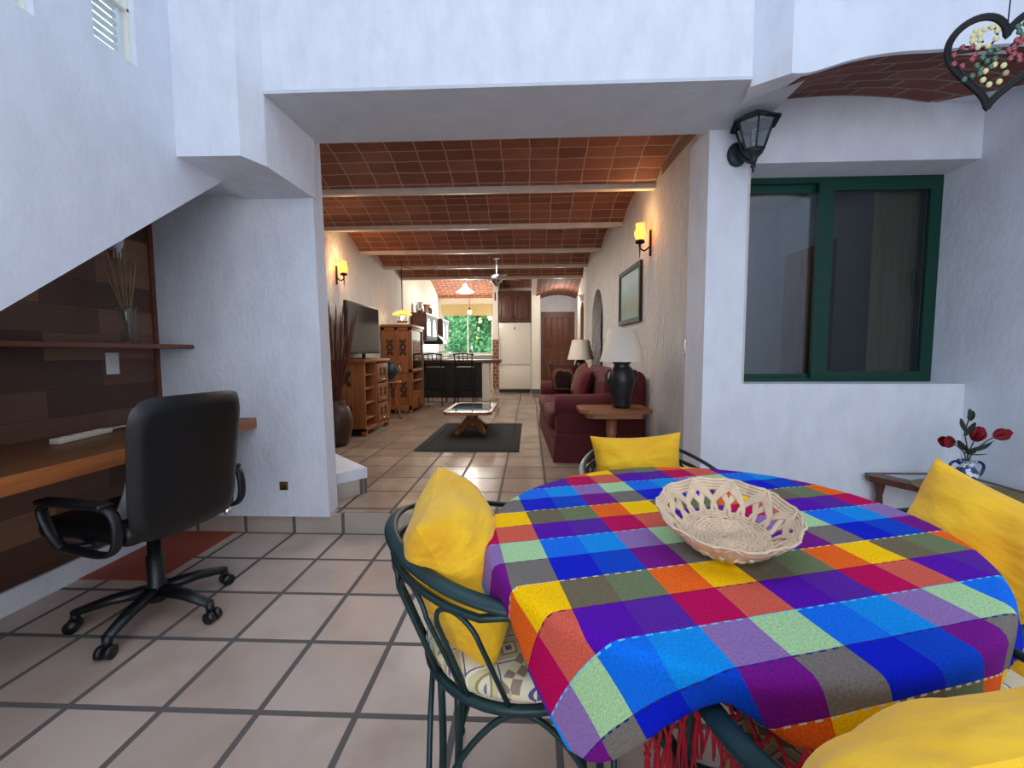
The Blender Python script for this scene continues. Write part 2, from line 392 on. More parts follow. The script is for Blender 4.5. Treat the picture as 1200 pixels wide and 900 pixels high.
# left: recessed plank wall, baseboard, stair wall with diagonal foot
S('wall_left_lower', MB().box(-2.45, -2.345, -2.7, YS, 0, 2.6), M['wall'])
S('trim_2', MB().prism([(-2.7, .10), (YS-.001, .10), (YS-.001, 2.09), (-2.7, 2.09)], (-.014, 0, 0), YZ(-2.331)), M['planks'])
S('trim_3', MB().box(-2.331, -2.318, YS-.05, YS-.002, .12, 2.08), M['shelf'])
S('baseboard_left', MB().box(-2.345, -2.312, -2.7, YS-.002, 0, .105), M['wall'])
def win_hole(y0, y1, z0, z1): return [(y0, z0), (y1, z0), (y1, z1), (y0, z1)]
holes = [win_hole(1.675, 1.86, 2.372, 2.95), win_hole(1.06, 1.47, 2.29, 2.95)]
S('wall_left', MB().plate([(-2.7, 0), (-.383, 0), (1.301, 1.288), (2.376, 2.11), (YS, 2.20), (YS, 4.7), (-2.7, 4.7)], holes, (-.10, 0, 0), YZ(-1.67)), M['wall_plain'])
# sloping underside of the stairs, behind the stair wall
S('ceiling_stair', MB().prism([(.0, .295), (2.376, 2.112), (2.63, 2.112), (2.63, 2.22), (2.376, 2.22), (-.13, .31)], (.60, 0, 0), YZ(-2.345)), M['wall_plain'])
for k, (y0, y1, z0, z1) in enumerate(((1.675, 1.86, 2.372, 2.95), (1.06, 1.47, 2.29, 2.95))):
    w = thing('window_%d' % (k+1), None, None, (-1.695, 0, 0)); tag(w, kind='structure')
    fr = MB().plate(rect(y0, y1, z0, z1), [rect(y0+.008, y1-.008, z0+.008, z1-.008)], (-.03, 0, 0), YZ(0))
    fr.box(-.03, 0, y0, y1, z0+.22, z0+.232); fr.build('window_frame', M['white_gloss'], w)
    MB().box(-.018, -.014, y0, y1, z0, z1).build('window_pane', M['pane_clear'], w)
    lv = MB(); ys = y0+.065 if k == 0 else y0+.2
    for i in range(18):
        z = z0+.03+i*.032
        lv.box(-.055, -.045, ys, y1-.012, z, z+.018)
    lv.build('louver_blades', M['white_plastic'], w)
# boxed column standing out of the stair wall
S('wall_left_column', MB().prism([(-1.72, 2.04), (-1.364, 2.047), (-1.312, 2.17), (-1.295, YS), (-1.72, YS)], (0, 0, 2.63), XY(2.084)), M['wall'])
# wall behind, left pillar
S('wall_back', MB().prism([(-2.36, .115), (-1.272, .115), (-1.31, 2.43), (-1.31, 2.48), (-2.36, 2.48)], (0, .125, 0), XZ(YS-.022)), M['wall'])
# main cross beam and the wall above it
S('ceiling_beam', MB().box(-1.335, 1.30, 2.165, YS+.04, 2.428, 2.444), M['shade_white'])
S('wall_back_upper', MB().box(-1.36, 1.06, 2.17, YS+.04, 2.444, 4.7), M['wall'])
# right upper gallery wall: splayed reveal and front
gl = MB().prism([(1.045, 2.40), (1.045, 2.175), (1.132, 2.0), (2.75, 2.0), (2.75, 2.09), (1.3, 2.09), (1.3, 2.40)], (0, 0, 2.25), XY(2.46))
S('wall_right_upper', gl, M['wall_plain'])
# front arch skirt under the gallery wall
fa = [(1.132, 2.352), (1.215, 2.354), (1.39, 2.401), (1.563, 2.425), (1.772, 2.432), (2.08, 2.446), (2.3, 2.42), (2.56, 2.36)]
fa = [(p.x, p.y) for p in smooth_path([(a, b, 0) for a, b in fa], 4)]
S('wall_right_arch', MB().prism(fa+[(2.75, 2.36), (2.75, 2.46), (1.132, 2.46)], (0, .022, 0), XZ(2.0)), M['wall_plain'])
ra = [(1.10, 2.48), (1.306, 2.566), (1.505, 2.594), (1.788, 2.60), (2.07, 2.578), (2.267, 2.55), (2.58, 2.55)]
ra = [(p.x, p.y) for p in smooth_path([(a, b, 0) for a, b in ra], 4)]
# beam soffit at the left foot of the small vault
S('ceiling_reveal', MB().add([(1.132, 2.0, 2.352), (1.045, 2.175, 2.40), (1.10, 2.38, 2.43), (1.10, YS, 2.50), (1.31, YS, 2.57), (1.205, 2.0, 2.354),
    (1.132, 2.0, 2.46), (1.045, 2.175, 2.46), (1.10, 2.38, 2.46), (1.10, YS, 2.6), (1.31, YS, 2.65), (1.205, 2.0, 2.6)],
    [(0, 1, 2), (0, 2, 3, 4, 5), (0, 1, 7, 6), (1, 2, 8, 7)]), M['wall'])
# small brick vault over the window
vb = MB(); P = []; uv = []
fa2 = [(x, z) for x, z in fa if x >= 1.2]; ra2 = [(x, z) for x, z in ra if x >= 1.3 and x <= 2.3]
def resample(pts, n):
    L = [0]
    for a, b in zip(pts, pts[1:]): L.append(L[-1]+math.hypot(b[0]-a[0], b[1]-a[1]))
    out = []
    for i in range(n):
        t = L[-1]*i/(n-1); j = max(k for k in range(len(L)) if L[k] <= t+1e-9); j = min(j, len(pts)-2)
        q = (t-L[j])/(L[j+1]-L[j]); out.append((pts[j][0]+(pts[j+1][0]-pts[j][0])*q, pts[j][1]+(pts[j+1][1]-pts[j][1])*q))
    return out
A, B = resample(fa2, 25), resample(ra2, 25)
for k in range(9):
    q = k/8; P.append([(a[0]*(1-q)+b[0]*q, 2.02+(YS-2.02+.02)*q, a[1]*(1-q)+b[1]*q+.004) for a, b in zip(A, B)])
    uv += [(a[0]*(1-q)+b[0]*q, q*.63) for a, b in zip(A, B)]
vb.grid(P); vb.uv = uv; S('ceiling_vault_window', vb, M['vault2'])
S('ceiling_beam_right', MB().add([(2.25, YS, 2.548), (2.6, YS, 2.548), (2.6, 1.99, 2.44), (2.33, 1.99, 2.41), (2.25, YS, 2.8), (2.6, YS, 2.8), (2.6, 1.99, 2.8), (2.33, 1.99, 2.8)],
    [(0, 1, 2, 3), (4, 5, 6, 7), (0, 3, 7, 4), (1, 2, 6, 5), (0, 1, 5, 4), (2, 3, 7, 6)]), M['wall'])
# window wall
ww = [(1.04, 0), (2.60, 0), (2.60, 2.55)]+[p for p in ra[::-1] if p[0] < 2.58]+[(1.04, 2.46)]
S('wall_window', MB().plate(ww, [[(1.268, .957), (2.562, .957), (2.562, 2.238), (1.268, 2.238)]], (0, .30, 0), XZ(YS)), M['wall'])
S('wall_right', MB().box(2.558, 2.75, -2.7, 3.05, 0, 4.7), M['wall_plain'])
S('wall_front', MB().box(-2.6, 2.75, -2.8, -2.7, -.1, 4.8), M['wall_plain'])
S('ceiling', MB().box(-2.6, 2.75, -2.8, 2.7, 4.7, 4.8), M['wall_plain'])

# green sliding window
w = thing('window_3', None, None, (0, 2.88, 0)); tag(w, kind='structure')
wx0, wx1, wz0, wz1 = 1.268, 2.56, .957, 2.238
MB().plate(rect(wx0, wx1, wz0, wz1), [rect(wx0+.03, wx1-.028, wz0+.025, wz1-.035)], (0, .05, 0), XZ(-.03)).build('window_frame', M['green_frame'], w)
xm = 1.855
sa = MB().plate(rect(wx0+.02, xm+.03, wz0+.02, wz1-.03), [rect(wx0+.06, xm-.03, wz0+.05, wz1-.085)], (0, .02, 0), XZ(.0)).build('window_sash', M['green_frame'], w)
MB().box(wx0+.055, xm-.025, .008, .012, wz0+.045, wz1-.08).build('window_pane', M['pane'], sa)
sb = MB().plate(rect(xm-.045, wx1-.022, wz0+.02, wz1-.03), [rect(xm+.05, wx1-.078, wz0+.065, wz1-.085)], (0, .025, 0), XZ(-.035)).build('window_sash', M['green_frame'], w)
MB().box(xm+.045, wx1-.073, -.022, -.02, wz0+.06, wz1-.08).build('insect_screen', M['mesh'], sb)
MB().box(xm+.045, wx1-.073, .0, .004, wz0+.06, wz1-.08).build('window_pane', M['pane'], sb)
MB().plate(rect(wx1-.165, wx1-.125, 1.50, 1.66), [rect(wx1-.160, wx1-.130, 1.505, 1.655)], (0, .004, 0), XZ(-.04)).build('window_latch', M['black'], sb)
# bedroom behind the window
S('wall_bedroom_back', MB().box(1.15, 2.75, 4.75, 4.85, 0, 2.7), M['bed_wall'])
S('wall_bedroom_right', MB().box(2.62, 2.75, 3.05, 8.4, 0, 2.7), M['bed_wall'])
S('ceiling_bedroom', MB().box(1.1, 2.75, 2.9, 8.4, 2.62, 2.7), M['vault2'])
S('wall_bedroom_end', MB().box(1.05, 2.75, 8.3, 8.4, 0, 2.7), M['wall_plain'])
d = thing('door_1', None, None, (2.62, 4.2, FZ)); tag(d, kind='structure')
MB().box(-.03, 0, -.34, .36, 0, 1.98).build('door_leaf', M['door'], d)
MB().box(-.045, -.03, -.26, -.06, 1.05, 1.86).box(-.045, -.03, .06, .28, 1.05, 1.86).box(-.045, -.03, -.26, -.06, .15, .9).box(-.045, -.03, .06, .28, .15, .9).build('door_panel', M['door'], d)
cu = MB(); P = []
for z in (1.0, 1.4, 1.8, 2.22): P.append([(2.27+.33*i/60, 3.0+.016*sin(i*.9)+.006*sin(i*2.1), z) for i in range(61)])
cu.grid(P); cu.build('window_curtain', M['curtain'], None, 'beige curtain hanging in folds inside the green-framed window', 'curtain')

# corridor walls
rwpts = lambda: None
def wall_strip(pts, z0, z1, t, name, mat):
    """vertical wall along plan polyline pts, thickness t to the +normal"""
    outer = [(a, b) for a, b in pts]+[(a+t, b) for a, b in pts[::-1]]
    return S(name, MB().prism(outer, (0, 0, z1-z0), XY(z0)), mat)
# right wall with arched opening: built in its own (run, height) plane, then sheared in plan by its real direction
def arch(y0, y1, z0, zt, n=14):
    r = (y1-y0)/2; zs = zt-r*1.15
    return [(y0, z0), (y1, z0)]+[((y0+y1)/2+r*cos(PI*i/n), zs+r*1.15*sin(PI*i/n)) for i in range(n+1)]
S('wall_corridor_right', MB().plate(rect(YS+.0, 7.45, 0, 2.85), [arch(6.03, 6.86, FZ+.01, 2.07)], (.14, .0056, 0), lambda a, b: (RW(min(a, 7.449)), a, b)), M['stucco'])
wall_strip([(.952, 7.45), (1.2, 11.3)], 0, 3.1, .15, 'wall_entry_right', M['kitchen_white'])
wall_strip([(LW(2.7)-.12, 2.7), (LW(12.4)-.12, 12.4)], 0, 3.4, .12, 'wall_corridor_left', M['stucco'])
S('wall_kitchen_left', MB().prism([(LW(8.47)+.001, 8.47), (LW(12.3)+.001, 12.3), (LW(12.3)+.012, 12.3), (LW(8.47)+.012, 8.47)], (0, 0, 3.2), XY(FZ)), M['kitchen_white'])
# stair start: angled white block with tile foot behind the left pillar
blk = [(-1.187, 3.034), (-1.42, 2.775), (-2.35, 2.775), (-2.35, 4.19)]
S('trim_4', MB().prism(blk, (0, 0, .075), XY(.245)), M['wall'])
S('trim_5', MB().prism([(-1.19, 3.03), (-1.42, 2.778), (-2.35, 2.778), (-2.35, 4.18)], (0, 0, .108), XY(FZ)), M['tile_riser'])
# vault bays and beams
BY = [2.64, 3.93, 5.05, 6.25, 7.35, 8.43]
for k in range(5):
    y0, y1 = BY[k], BY[k+1]; n = 12; vb = MB(); P = []; uv = []; rise = .17
    ch = y1-y0; Rr = (ch*ch/4+rise*rise)/(2*rise); al = math.asin(ch/2/Rr)
    for i in range(n+1):
        a = -al+2*al*i/n; y = (y0+y1)/2+Rr*sin(a); z = ZB+.03+Rr*cos(a)-Rr*cos(al)
        P.append([(x, y, z) for x in (-2.62, -1.3, 0, 1.3)]); uv += [(x, Rr*(a+al)+k*.06) for x in (-2.62, -1.3, 0, 1.3)]
    vb.grid(P); vb.uv = uv; S('ceiling_vault', vb, M['vault'])
M['beam'] = pm('whitewashed_beam', (206, 194, 180), .4, vary=(7, .12))
for y in BY[1:]:
    S('ceiling_joist', MB().box(-2.62, 1.3, y-.03, y+.03, ZB, ZB+.05, .004), M['beam'])
# kitchen vault, entry vault
y0, y1 = 8.46, 12.32; vb = MB(); P = []; uv = []
for i in range(21):
    t = i/20; y = y0+(y1-y0)*t; z = 2.66+.03*t+.42*sin(PI*t)**.9
    P.append([(x, y, z) for x in (-2.8, -1.3, .12)]); uv += [(x, t*4.05) for x in (-2.8, -1.3, .12)]
vb.grid(P); vb.uv = uv; S('ceiling_vault_kitchen', vb, M['vault3'])
vb = MB(); P = []; uv = []
for i in range(13):
    t = i/12; x = .15+1.15*t; z = 2.50+.13*sin(PI*t)
    P.append([(x, y, z+(.10 if y < 9 else 0)) for y in (8.46, 10, 11.34)]); uv += [(y, t*1.2) for y in (8.46, 10, 11.34)]
vb.grid(P); vb.uv = uv; S('ceiling_vault_entry', vb, M['vault2'])
S('wall_entry_back', MB().plate(rect(.10, 1.4, 0, 3.0), [rect(.29, 1.16, 0, 2.2)], (0, .12, 0), XZ(11.3)), M['wall'])
S('wall_entry_column', MB().box(.045, .25, 10.5, 11.4, FZ+.12, 3.2), M['kitchen_white'])
S('baseboard_column', MB().box(.04, .255, 10.495, 11.4, FZ, FZ+.12), M['tile_riser'])
S('wall_fridge_back', MB().box(-.95, .12, 11.75, 11.85, 0, 3.2), M['kitchen_white'])
S('wall_kitchen_pillar', MB().box(-.935, -.80, 10.9, 12.3, 1.478, 3.2), M['kitchen_white'])
bc = MB().box(-.94, -.795, 10.89, 12.3, FZ+.1, 1.478); bc.uv = [(p[0]+p[1], p[2]) for p in bc.v]; S('trim_6', bc, M['brickcol'])
S('baseboard_pillar', MB().box(-.95, -.79, 10.885, 12.3, FZ, FZ+.1), M['tile_riser'])
S('wall_kitchen_back', MB().plate(rect(-2.8, -.8, 0, 3.2), [rect(-2.52, -1.05, 1.10, 2.52)], (0, .15, 0), XZ(12.3)), M['kitchen_white'])
S('wall_outer', MB().box(-2.9, 2.8, 8.4, 12.5, 3.3, 3.4).box(1.3, 1.4, 8.2, 11.5, 0, 3.3), M['kitchen_white'])
# kitchen window
w = thing('window_4', None, None, (0, 12.35, 0)); tag(w, kind='structure')
fr = MB().plate(rect(-2.52, -1.05, 1.10, 2.52), [rect(-2.47, -1.80, 1.15, 2.47), rect(-1.76, -1.10, 1.15, 2.47)], (0, .05, 0), XZ(0)); fr.build('window_frame', M['white_plastic'], w)
MB().box(-2.5, -1.07, .02, .024, 1.12, 2.5).build('window_pane', M['pane_clear'], w)
sl = MB().box(-2.55, -1.02, -.16, -.02, 1.07, 1.10).build('window_sill', M['tile_white'], w)
# outdoors behind the kitchen
S('ground', MB().box(-14, 10, 12.5, 26, -.1, .02), M['ground'])
hd = MB(); rnd = random.Random(3)
for i in range(5200):
    c = Vector((rnd.uniform(-5.2, .6), 15.2+abs(rnd.gauss(0, .16)), rnd.uniform(.75, 4.3))); c.y -= .25*sin(c.x*3.1)*sin(c.z*2.7)
    nrm = Vector((rnd.uniform(-1, 1), -1.0, rnd.uniform(-.2, 1))).normalized(); t1 = nrm.orthogonal().normalized(); t1.rotate(Matrix.Rotation(rnd.uniform(0, 6.3), 3, nrm)); t2 = nrm.cross(t1); l = rnd.uniform(.06, .12)
    hd.add([c-t1*l, c+t2*l*.45, c+t1*l, c-t2*l*.45], [(0, 1, 2, 3)])
hd.box(-5.3, .7, 15.55, 15.6, .9, 4.3)
hdo = hd.build('hedge', M['hedge'], None, 'tall green hedge growing outside the kitchen window', 'hedge')
for i, x in enumerate((-4.2, -3.1, -2.2, -1.3)):
    MB().tube([(x, 15.3, 0), (x+.05, 15.35, .5), (x-.03, 15.3, 1.0)], .05).build('trunk', M['trunk'], hdo)

# ------------------------------------------------------------------ under the stairs
t = thing('desk', 'long varnished wooden worktop desk built under the stairs', 'desk', (0, 0, 0))
MB().box(-2.33, -1.72, -.6, YS-.024, .69, .75, .006).build('desktop', M['desk'], t)
MB().box(-1.722, -1.715, -.6, YS-.024, .688, .752, .002).build('front_edge', M['desk_edge'], t)
MB().box(-2.33, -2.24, -.6, YS-.026, .635, .69).build('support_rail', M['shelf'], t)
MB().box(-2.33, -2.09, -.4, YS-.024, 1.183, 1.208, .004).build('wall_shelf', M['shelf'], None, 'thin wooden shelf on the dark plank wall above the desk', 'shelf')
t = thing('glass_vase', 'clear cylindrical glass vase with dried reeds on the shelf', 'vase', (-2.19, 2.27, 1.2085))
MB().lathe([(.04, 0), (.042, .01), (.036, .012), (.04, .17), (.046, .2), (.0445, .2), (.038, .165), (.034, .018), (.0001, .014)], 24).build('vase_body', M['clear'], t)
for i in range(11):
    a = i*2.4; sp = .035+.055*((i*7) % 5)/4; h = .40+.12*((i*3) % 4)/3
    p = smooth_path([(.012*cos(a), .012*sin(a), .015), (.02*cos(a), .02*sin(a), .18), (sp*cos(a), sp*sin(a)*1.1, h)], 4)
    MB().tube([(-2.19+q.x, 2.27+q.y, 1.2085+q.z) for q in p], [.0025]*6+[.004]*(len(p)-6), 6).build('dried_reed', M['reed'], None, 'thin dry straw-coloured reed standing in the glass vase', 'dried reed', 'dried reeds in the glass vase')
t = thing('light_switch', 'white wall plate with one switch on the dark plank wall', 'switch', (-2.3305, 2.305, 1.10))
MB().box(0, .008, -.037, .037, -.06, .06, .002).build('cover_plate', M['white_plastic'], t)
MB().box(.008, .013, -.011, .011, -.02, .02, .002).build('rocker', M['white_plastic'], t)
t = thing('wall_spotlight', 'small white cylinder spotlight high on the dark planks under the stairs', 'spotlight', (-2.3305, 2.36, 1.75))
MB().lathe([(.024, -.06), (.026, -.058), (.026, .05), (.02, .056)], 18, (.03, 0, 0)).build('lamp_body', M['white_plastic'], t)
MB().box(0, .012, -.02, .02, -.02, .02).build('mount', M['white_plastic'], t)
t = thing('power_strip', 'cream power strip lying on the desk', 'power strip', (-2.14, 1.95, .7505), .18)
MB().box(-.024, .024, -.15, .15, 0, .026, .006).build('housing', M['cord'], t)
for i in range(4):
    MB().lathe([(.015, 0), (.015, .002)], 14, (0, -.1+i*.06, .0255)).build('socket_face', M['white_plastic'], t)
MB().tube(smooth_path([(.0, .15, .012), (.02, .22, .02), (.05, .3, .006), (.05, .40, .03), (-.02, .52, .006), (-.1, .62, .006)], 6), .004, 8).build('cord', M['cord'], t)
S('trim_7', MB().box(-2.318, -1.90, 2.03, YS-.002, .0005, .004), M['red_floor'])
t = thing('outlet_cover', 'small brass floral outlet cover low on the white pillar', 'outlet', (-1.559, YS-.0225, .315))
ov = MB()
for a in range(4): ov.lathe([(.012, -.003), (.012, .003), (.006, .006)], 10, (.011*cos(a*PI/2+.8), 0, .011*sin(a*PI/2+.8)))
ov.v = [(p[0], -abs(p[2])*.0-.004+(.002 if p[1] > 0 else -.002), p[2]+p[1]) for p in ov.v]; ov.build('rosette', M['brass'], t)
MB().box(-.027, .027, -.003, 0, -.027, .027, .001).build('back_plate', M['brass'], t)

# office chair
def chair_office():
    bx, by = -1.65, 1.765; ang = math.radians(170)
    t = thing('office_chair', 'black leatherette swivel office chair with armrests at the desk', 'office chair', (bx, by, 0), ang-PI/2)   # local +y is forward
    # base
    for k in range(5):
        a = math.radians(-9+72*k)-(ang-PI/2); dx, dy = cos(a), sin(a); leg = MB()
        leg.tube([(dx*.03, dy*.03, .115), (dx*.16, dy*.16, .105), (dx*.275, dy*.275, .078)], [.032, .026, .02], 10, flat=(.8, 1.1)); lo = leg.build('base_leg', M['black'], t)
        cs = MB()
        for s in (-1, 1):
            c = Vector((dx*.285-dy*.017*s, dy*.285+dx*.017*s, .026)); cs.tube([c-Vector((-dy, dx, 0))*.009, c+Vector((-dy, dx, 0))*.009], .026, 16)
        cs.tube([(dx*.272, dy*.272, .085), (dx*.278, dy*.278, .04)], [.018, .016], 10); cs.build('caster', M['black'], lo)
    MB().lathe([(.04, .07), (.045, .085), (.045, .13), (.033, .15), (.033, .27), (.025, .272), (.025, .40)], 20).build('gas_column', M['black'], t)
    MB().box(-.1, .1, -.13, .12, .39, .42, .012).build('tilt_mechanism', M['black_metal'], t)
    # seat
    MB().box(-.245, .245, -.20, .27, .42, .505, .035).build('seat', M['leather'], t)
    # backrest: curved slab
    def slab(th, grow, y_off):
        N = 20; F = []
        for side in (0, 1):
            for i in range(N+1):
                v = -1+2*i/N; row = []
                for j in range(N+1):
                    u = -1+2*j/N
                    # superellipse outline
                    k = max(abs(u), abs(v))
                    if k > 1e-6:
                        rad = (abs(u/k)**7+abs(v/k)**7)**(-1/7); uu, vv = u*rad, v*rad
                    else: uu = vv = 0
                    edge = max(0, 1-max(abs(u), abs(v))**14)**.5
                    x = uu*(.24+grow+.01*vv); z = .705+vv*(.285+grow); y = -.215-.06*(vv*.5+.5)**1.5-.01+.035*uu*uu+y_off
                    row.append((x, y+(th*edge if side else -th*.55*edge), z))
                F.append(row)
            yield F; F = []
    bk = MB()
    for F in slab(.05, 0, 0): bk.grid(F)
    b = bk.build('backrest', M['leather'], t)
    MB().tube(smooth_path([(0, -.08, .40), (0, -.16, .405), (0, -.20, .42), (0, -.215, .45)], 5), .02, 10, flat=(.5, 1.6)).build('back_bracket', M['black_metal'], t)
    MB().lathe([(.013, -.012), (.016, 0), (.013, .012)], 12, (.12, -.27, .445)).build('adjust_knob', M['chrome'], t)
    for s in (-1, 1):
        ar = MB(); x = s*.275
        ar.tube(smooth_path([(x*.8, .0, .42), (x, .06, .422), (x*1.02, .11, .47), (x*1.03, .15, .555), (x*1.03, .12, .585), (x*1.03, .0, .598), (x*1.03, -.15, .592), (x, -.195, .55), (x, -.19, .45), (x, -.12, .41), (x, .06, .422)], 6), .0145, 10, flat=(1.4, .8), up=(1, 0, 0))
        ao = ar.build('armrest', M['black'], t)
        MB().box(x*1.03-.028, x*1.03+.028, -.17, .15, .59, .612, .01).build('arm_pad', M['black'], ao)
    return t
chair_office()

def pillow_mesh(a, b, T, wr=.02, seed=0, N=44, pinch=.10):
    """pillow lying in local XZ plane, thickness along Y"""
    rn = random.Random(seed); ph = [rn.uniform(0, 6) for _ in range(8)]; mb = MB()
    for side in (1, -1):
        G = []
        for i in range(N+1):
            v = -1+2*i/N; row = []
            for j in range(N+1):
                u = -1+2*j/N
                x = a*u*(1-pinch*(1-v*v)); z = b*v*(1-pinch*(1-u*u))
                e = ((1-u**4)*(1-v**4)); h = T*max(e, 0)**.55*(1-.12*(u*u+v*v))
                w = wr*(sin(6*u+3*v+ph[0])*sin(4*v-2*u+ph[1])+.6*sin(11*u*v+7*v+ph[2])+.4*sin(13*u-9*v+ph[3]))*max(e, 0)**.5
                row.append((x+.3*w*(1-u*u), side*(h+w*.6), z+.3*w*(1-v*v)))
            G.append(row)
        mb.grid(G)
    return mb
def place(o, loc, rot):
    o.location = loc; o.rotation_euler = rot; return o
# grey scatter cushion on the office chair
o = pillow_mesh(.13, .13, .035, .008, 3).build('seat_cushion', M['grey_cloth'], None, 'small grey cushion leaning on the seat of the office chair', 'cushion')
place(o, (-1.53, 1.66, .615), (.3, .1, math.radians(80)))

# ------------------------------------------------------------------ dining set
TC = Vector((.418, .993)); TR = .478; TZ = .75
t = thing('dining_table', 'round dining table hidden under the checked cloth', 'dining table', (TC.x, TC.y, 0))
MB().lathe([(.001, .715), (TR-.01, .715), (TR, .722), (TR, .744), (TR-.008, TZ), (.001, TZ)], 64, (0, 0, 0), 1.066, .934, cap=False).build('tabletop', M['oak'], t)
for k in range(4):
    t.children[0].rotation_euler = (0, 0, .61); a = k*PI/2+PI/4; p = smooth_path([(cos(a)*q, sin(a)*q, z) for q, z in ((.24, .715), (.16, .6), (.09, .4), (.12, .2), (.26, .015))], 5)
    MB().tube(p, .016, 10).build('leg', M['green_iron'], t)
MB().tube([(.12*cos(i*PI/12), .12*sin(i*PI/12), .25) for i in range(24)], .01, 8, True).build('leg_ring', M['green_iron'], t)

# cloth
COL = {0: [(236, 100, 26), (255, 198, 0), (110, 100, 78), (108, 120, 86)], 1: [(186, 0, 82), (208, 92, 74), (84, 8, 162), (86, 34, 152)],
       2: [(142, 110, 168), (168, 206, 152), (10, 108, 224), (6, 138, 224)], 3: [(114, 16, 128), (118, 110, 104), (0, 26, 190), (0, 64, 190)]}
STITCH = {0: (225, 215, 190), 1: (120, 30, 60), 2: (90, 200, 240), 3: (30, 40, 130)}
ca, cb_, p0 = Vector((.0825, .023)), Vector((.0153, -.082)), Vector((.215, .773))
s_lo, s_hi, t_lo, t_hi = -4.10, 10.2, -8.6, 4.42
sv = [s_lo]+[k/8 for k in range(int(math.ceil(s_lo*8)), int(s_hi*8)+1)]+[s_hi]
tv = set([t_lo, t_hi]+[k/8 for k in range(int(math.ceil(t_lo*8)), int(t_hi*8)+1)])
for k in range(-8, 5): tv |= {k-.018, k+.018}; tv.discard(float(k))
tv = sorted(tv)
_c = p0+ca*s_lo+cb_*t_hi-TC; PHC = math.atan2(_c.y, _c.x)
def RT(ph): return .488+.034*cos(2*(ph-.61))+.011*sin(ph)
def cloth_pt(s, t_):
    P = p0+ca*s+cb_*t_; dv = P-TC; r = dv.length; ph = math.atan2(dv.y, dv.x); Rc, rc = RT(ph)+.003, .016; zt = TZ+.0035
    zt += .0015*sin(5*s)*sin(3.3*t_)*.5
    if r <= Rc: return (P.x, P.y, zt)
    e = r-Rc; q = rc*PI/2; dirx, diry = dv.x/r, dv.y/r
    if e < q: an = e/rc; rr = Rc+rc*sin(an); z = zt-rc*(1-cos(an))
    else:
        m = e-q; dev = (ph-PHC)
        wv = cos(4*dev*2)*.5+.35*cos(11*dev+.8)
        d2_ = dev+.13; bm_ = cos(PI/2*max(-1, min(1, d2_/.42)))**2; fr_side = max(0, min(1, (dev-.26)/.16))
        kk = .022+.17*bm_+.05*fr_side+(.06 if dev < -.5 else 0); m1 = min(m, kk); m2 = max(0, m-kk)
        rr = Rc+rc+m1*((.04+.20*wv)*(1-bm_)-.02*bm_)-m2*.80; z = zt-rc-m1*.965-m2*.30
    return (TC.x+dirx*rr, TC.y+diry*rr, z)
mb = MB(); mb.grid([[cloth_pt(s, q) for s in sv] for q in tv]); mb.uv = [(s, q) for q in tv for s in sv]
ct = mb.build('tablecloth', M['cloth'], None, 'bright multicoloured checked woven cloth draped over the round dining table', 'tablecloth')
me = ct.data; cl = me.color_attributes.new('Col', 'FLOAT_COLOR', 'CORNER'); uvd = me.uv_layers[0].data
for p in me.polygons:
    us = [uvd[l].uv for l in p.loop_indices]; s = sum(u[0] for u in us)/len(us); q = sum(u[1] for u in us)/len(us)
    near = round(q)
    if abs(q-near) < .019:
        c = STITCH[near % 4] if int(math.floor(s*8)) % 2 == 0 else COL[int(math.floor(q+.05)) % 4][int(math.floor(s)) % 4]
    else: c = COL[int(math.floor(q)) % 4][int(math.floor(s)) % 4]
    for l in p.loop_indices: cl.data[l].color = lin(c)
fr = MB(); rn = random.Random(5)
M['fringe'] = pm('red_fringe', (176, 16, 44), .9, vary=(6, .4)); M['fringe_blue'] = pm('blue_fringe', (20, 40, 130), .9)
def fringe(mb_, s0, s1, step, L):
    s = s0
    while s < s1:
        a = Vector(cloth_pt(s, t_hi-.02)); b = Vector(cloth_pt(min(s+step, s1), t_hi-.02)); k = (a+b)/2+Vector((0, -.006, -.035))
        for q in (a, b): mb_.tube([q, (q+k)/2+Vector((0, -.004, -.003)), k], .0028, 5)
        mb_.ball(k, .006, 8)
        for j in range(5):
            e = k+Vector((rn.uniform(-.014, .014), rn.uniform(-.014, .006), -L*rn.uniform(.8, 1.05))); mb_.tube([k, (k+e)/2+Vector((rn.uniform(-.004, .004), 0, 0)), e], [.0035, .003, .0015], 5)
        s += step
fringe(fr, -4.0, 1.5, .5, .09); fr.build('fringe', M['fringe'], ct)
fb = MB(); fringe(fb, 1.5, 3.3, .45, .06); fb.build('fringe', M['fringe_blue'], ct)
fc = MB(); fringe(fc, 3.3, 10.3, .36, .06); fc.build('fringe', M['fringe'], ct)

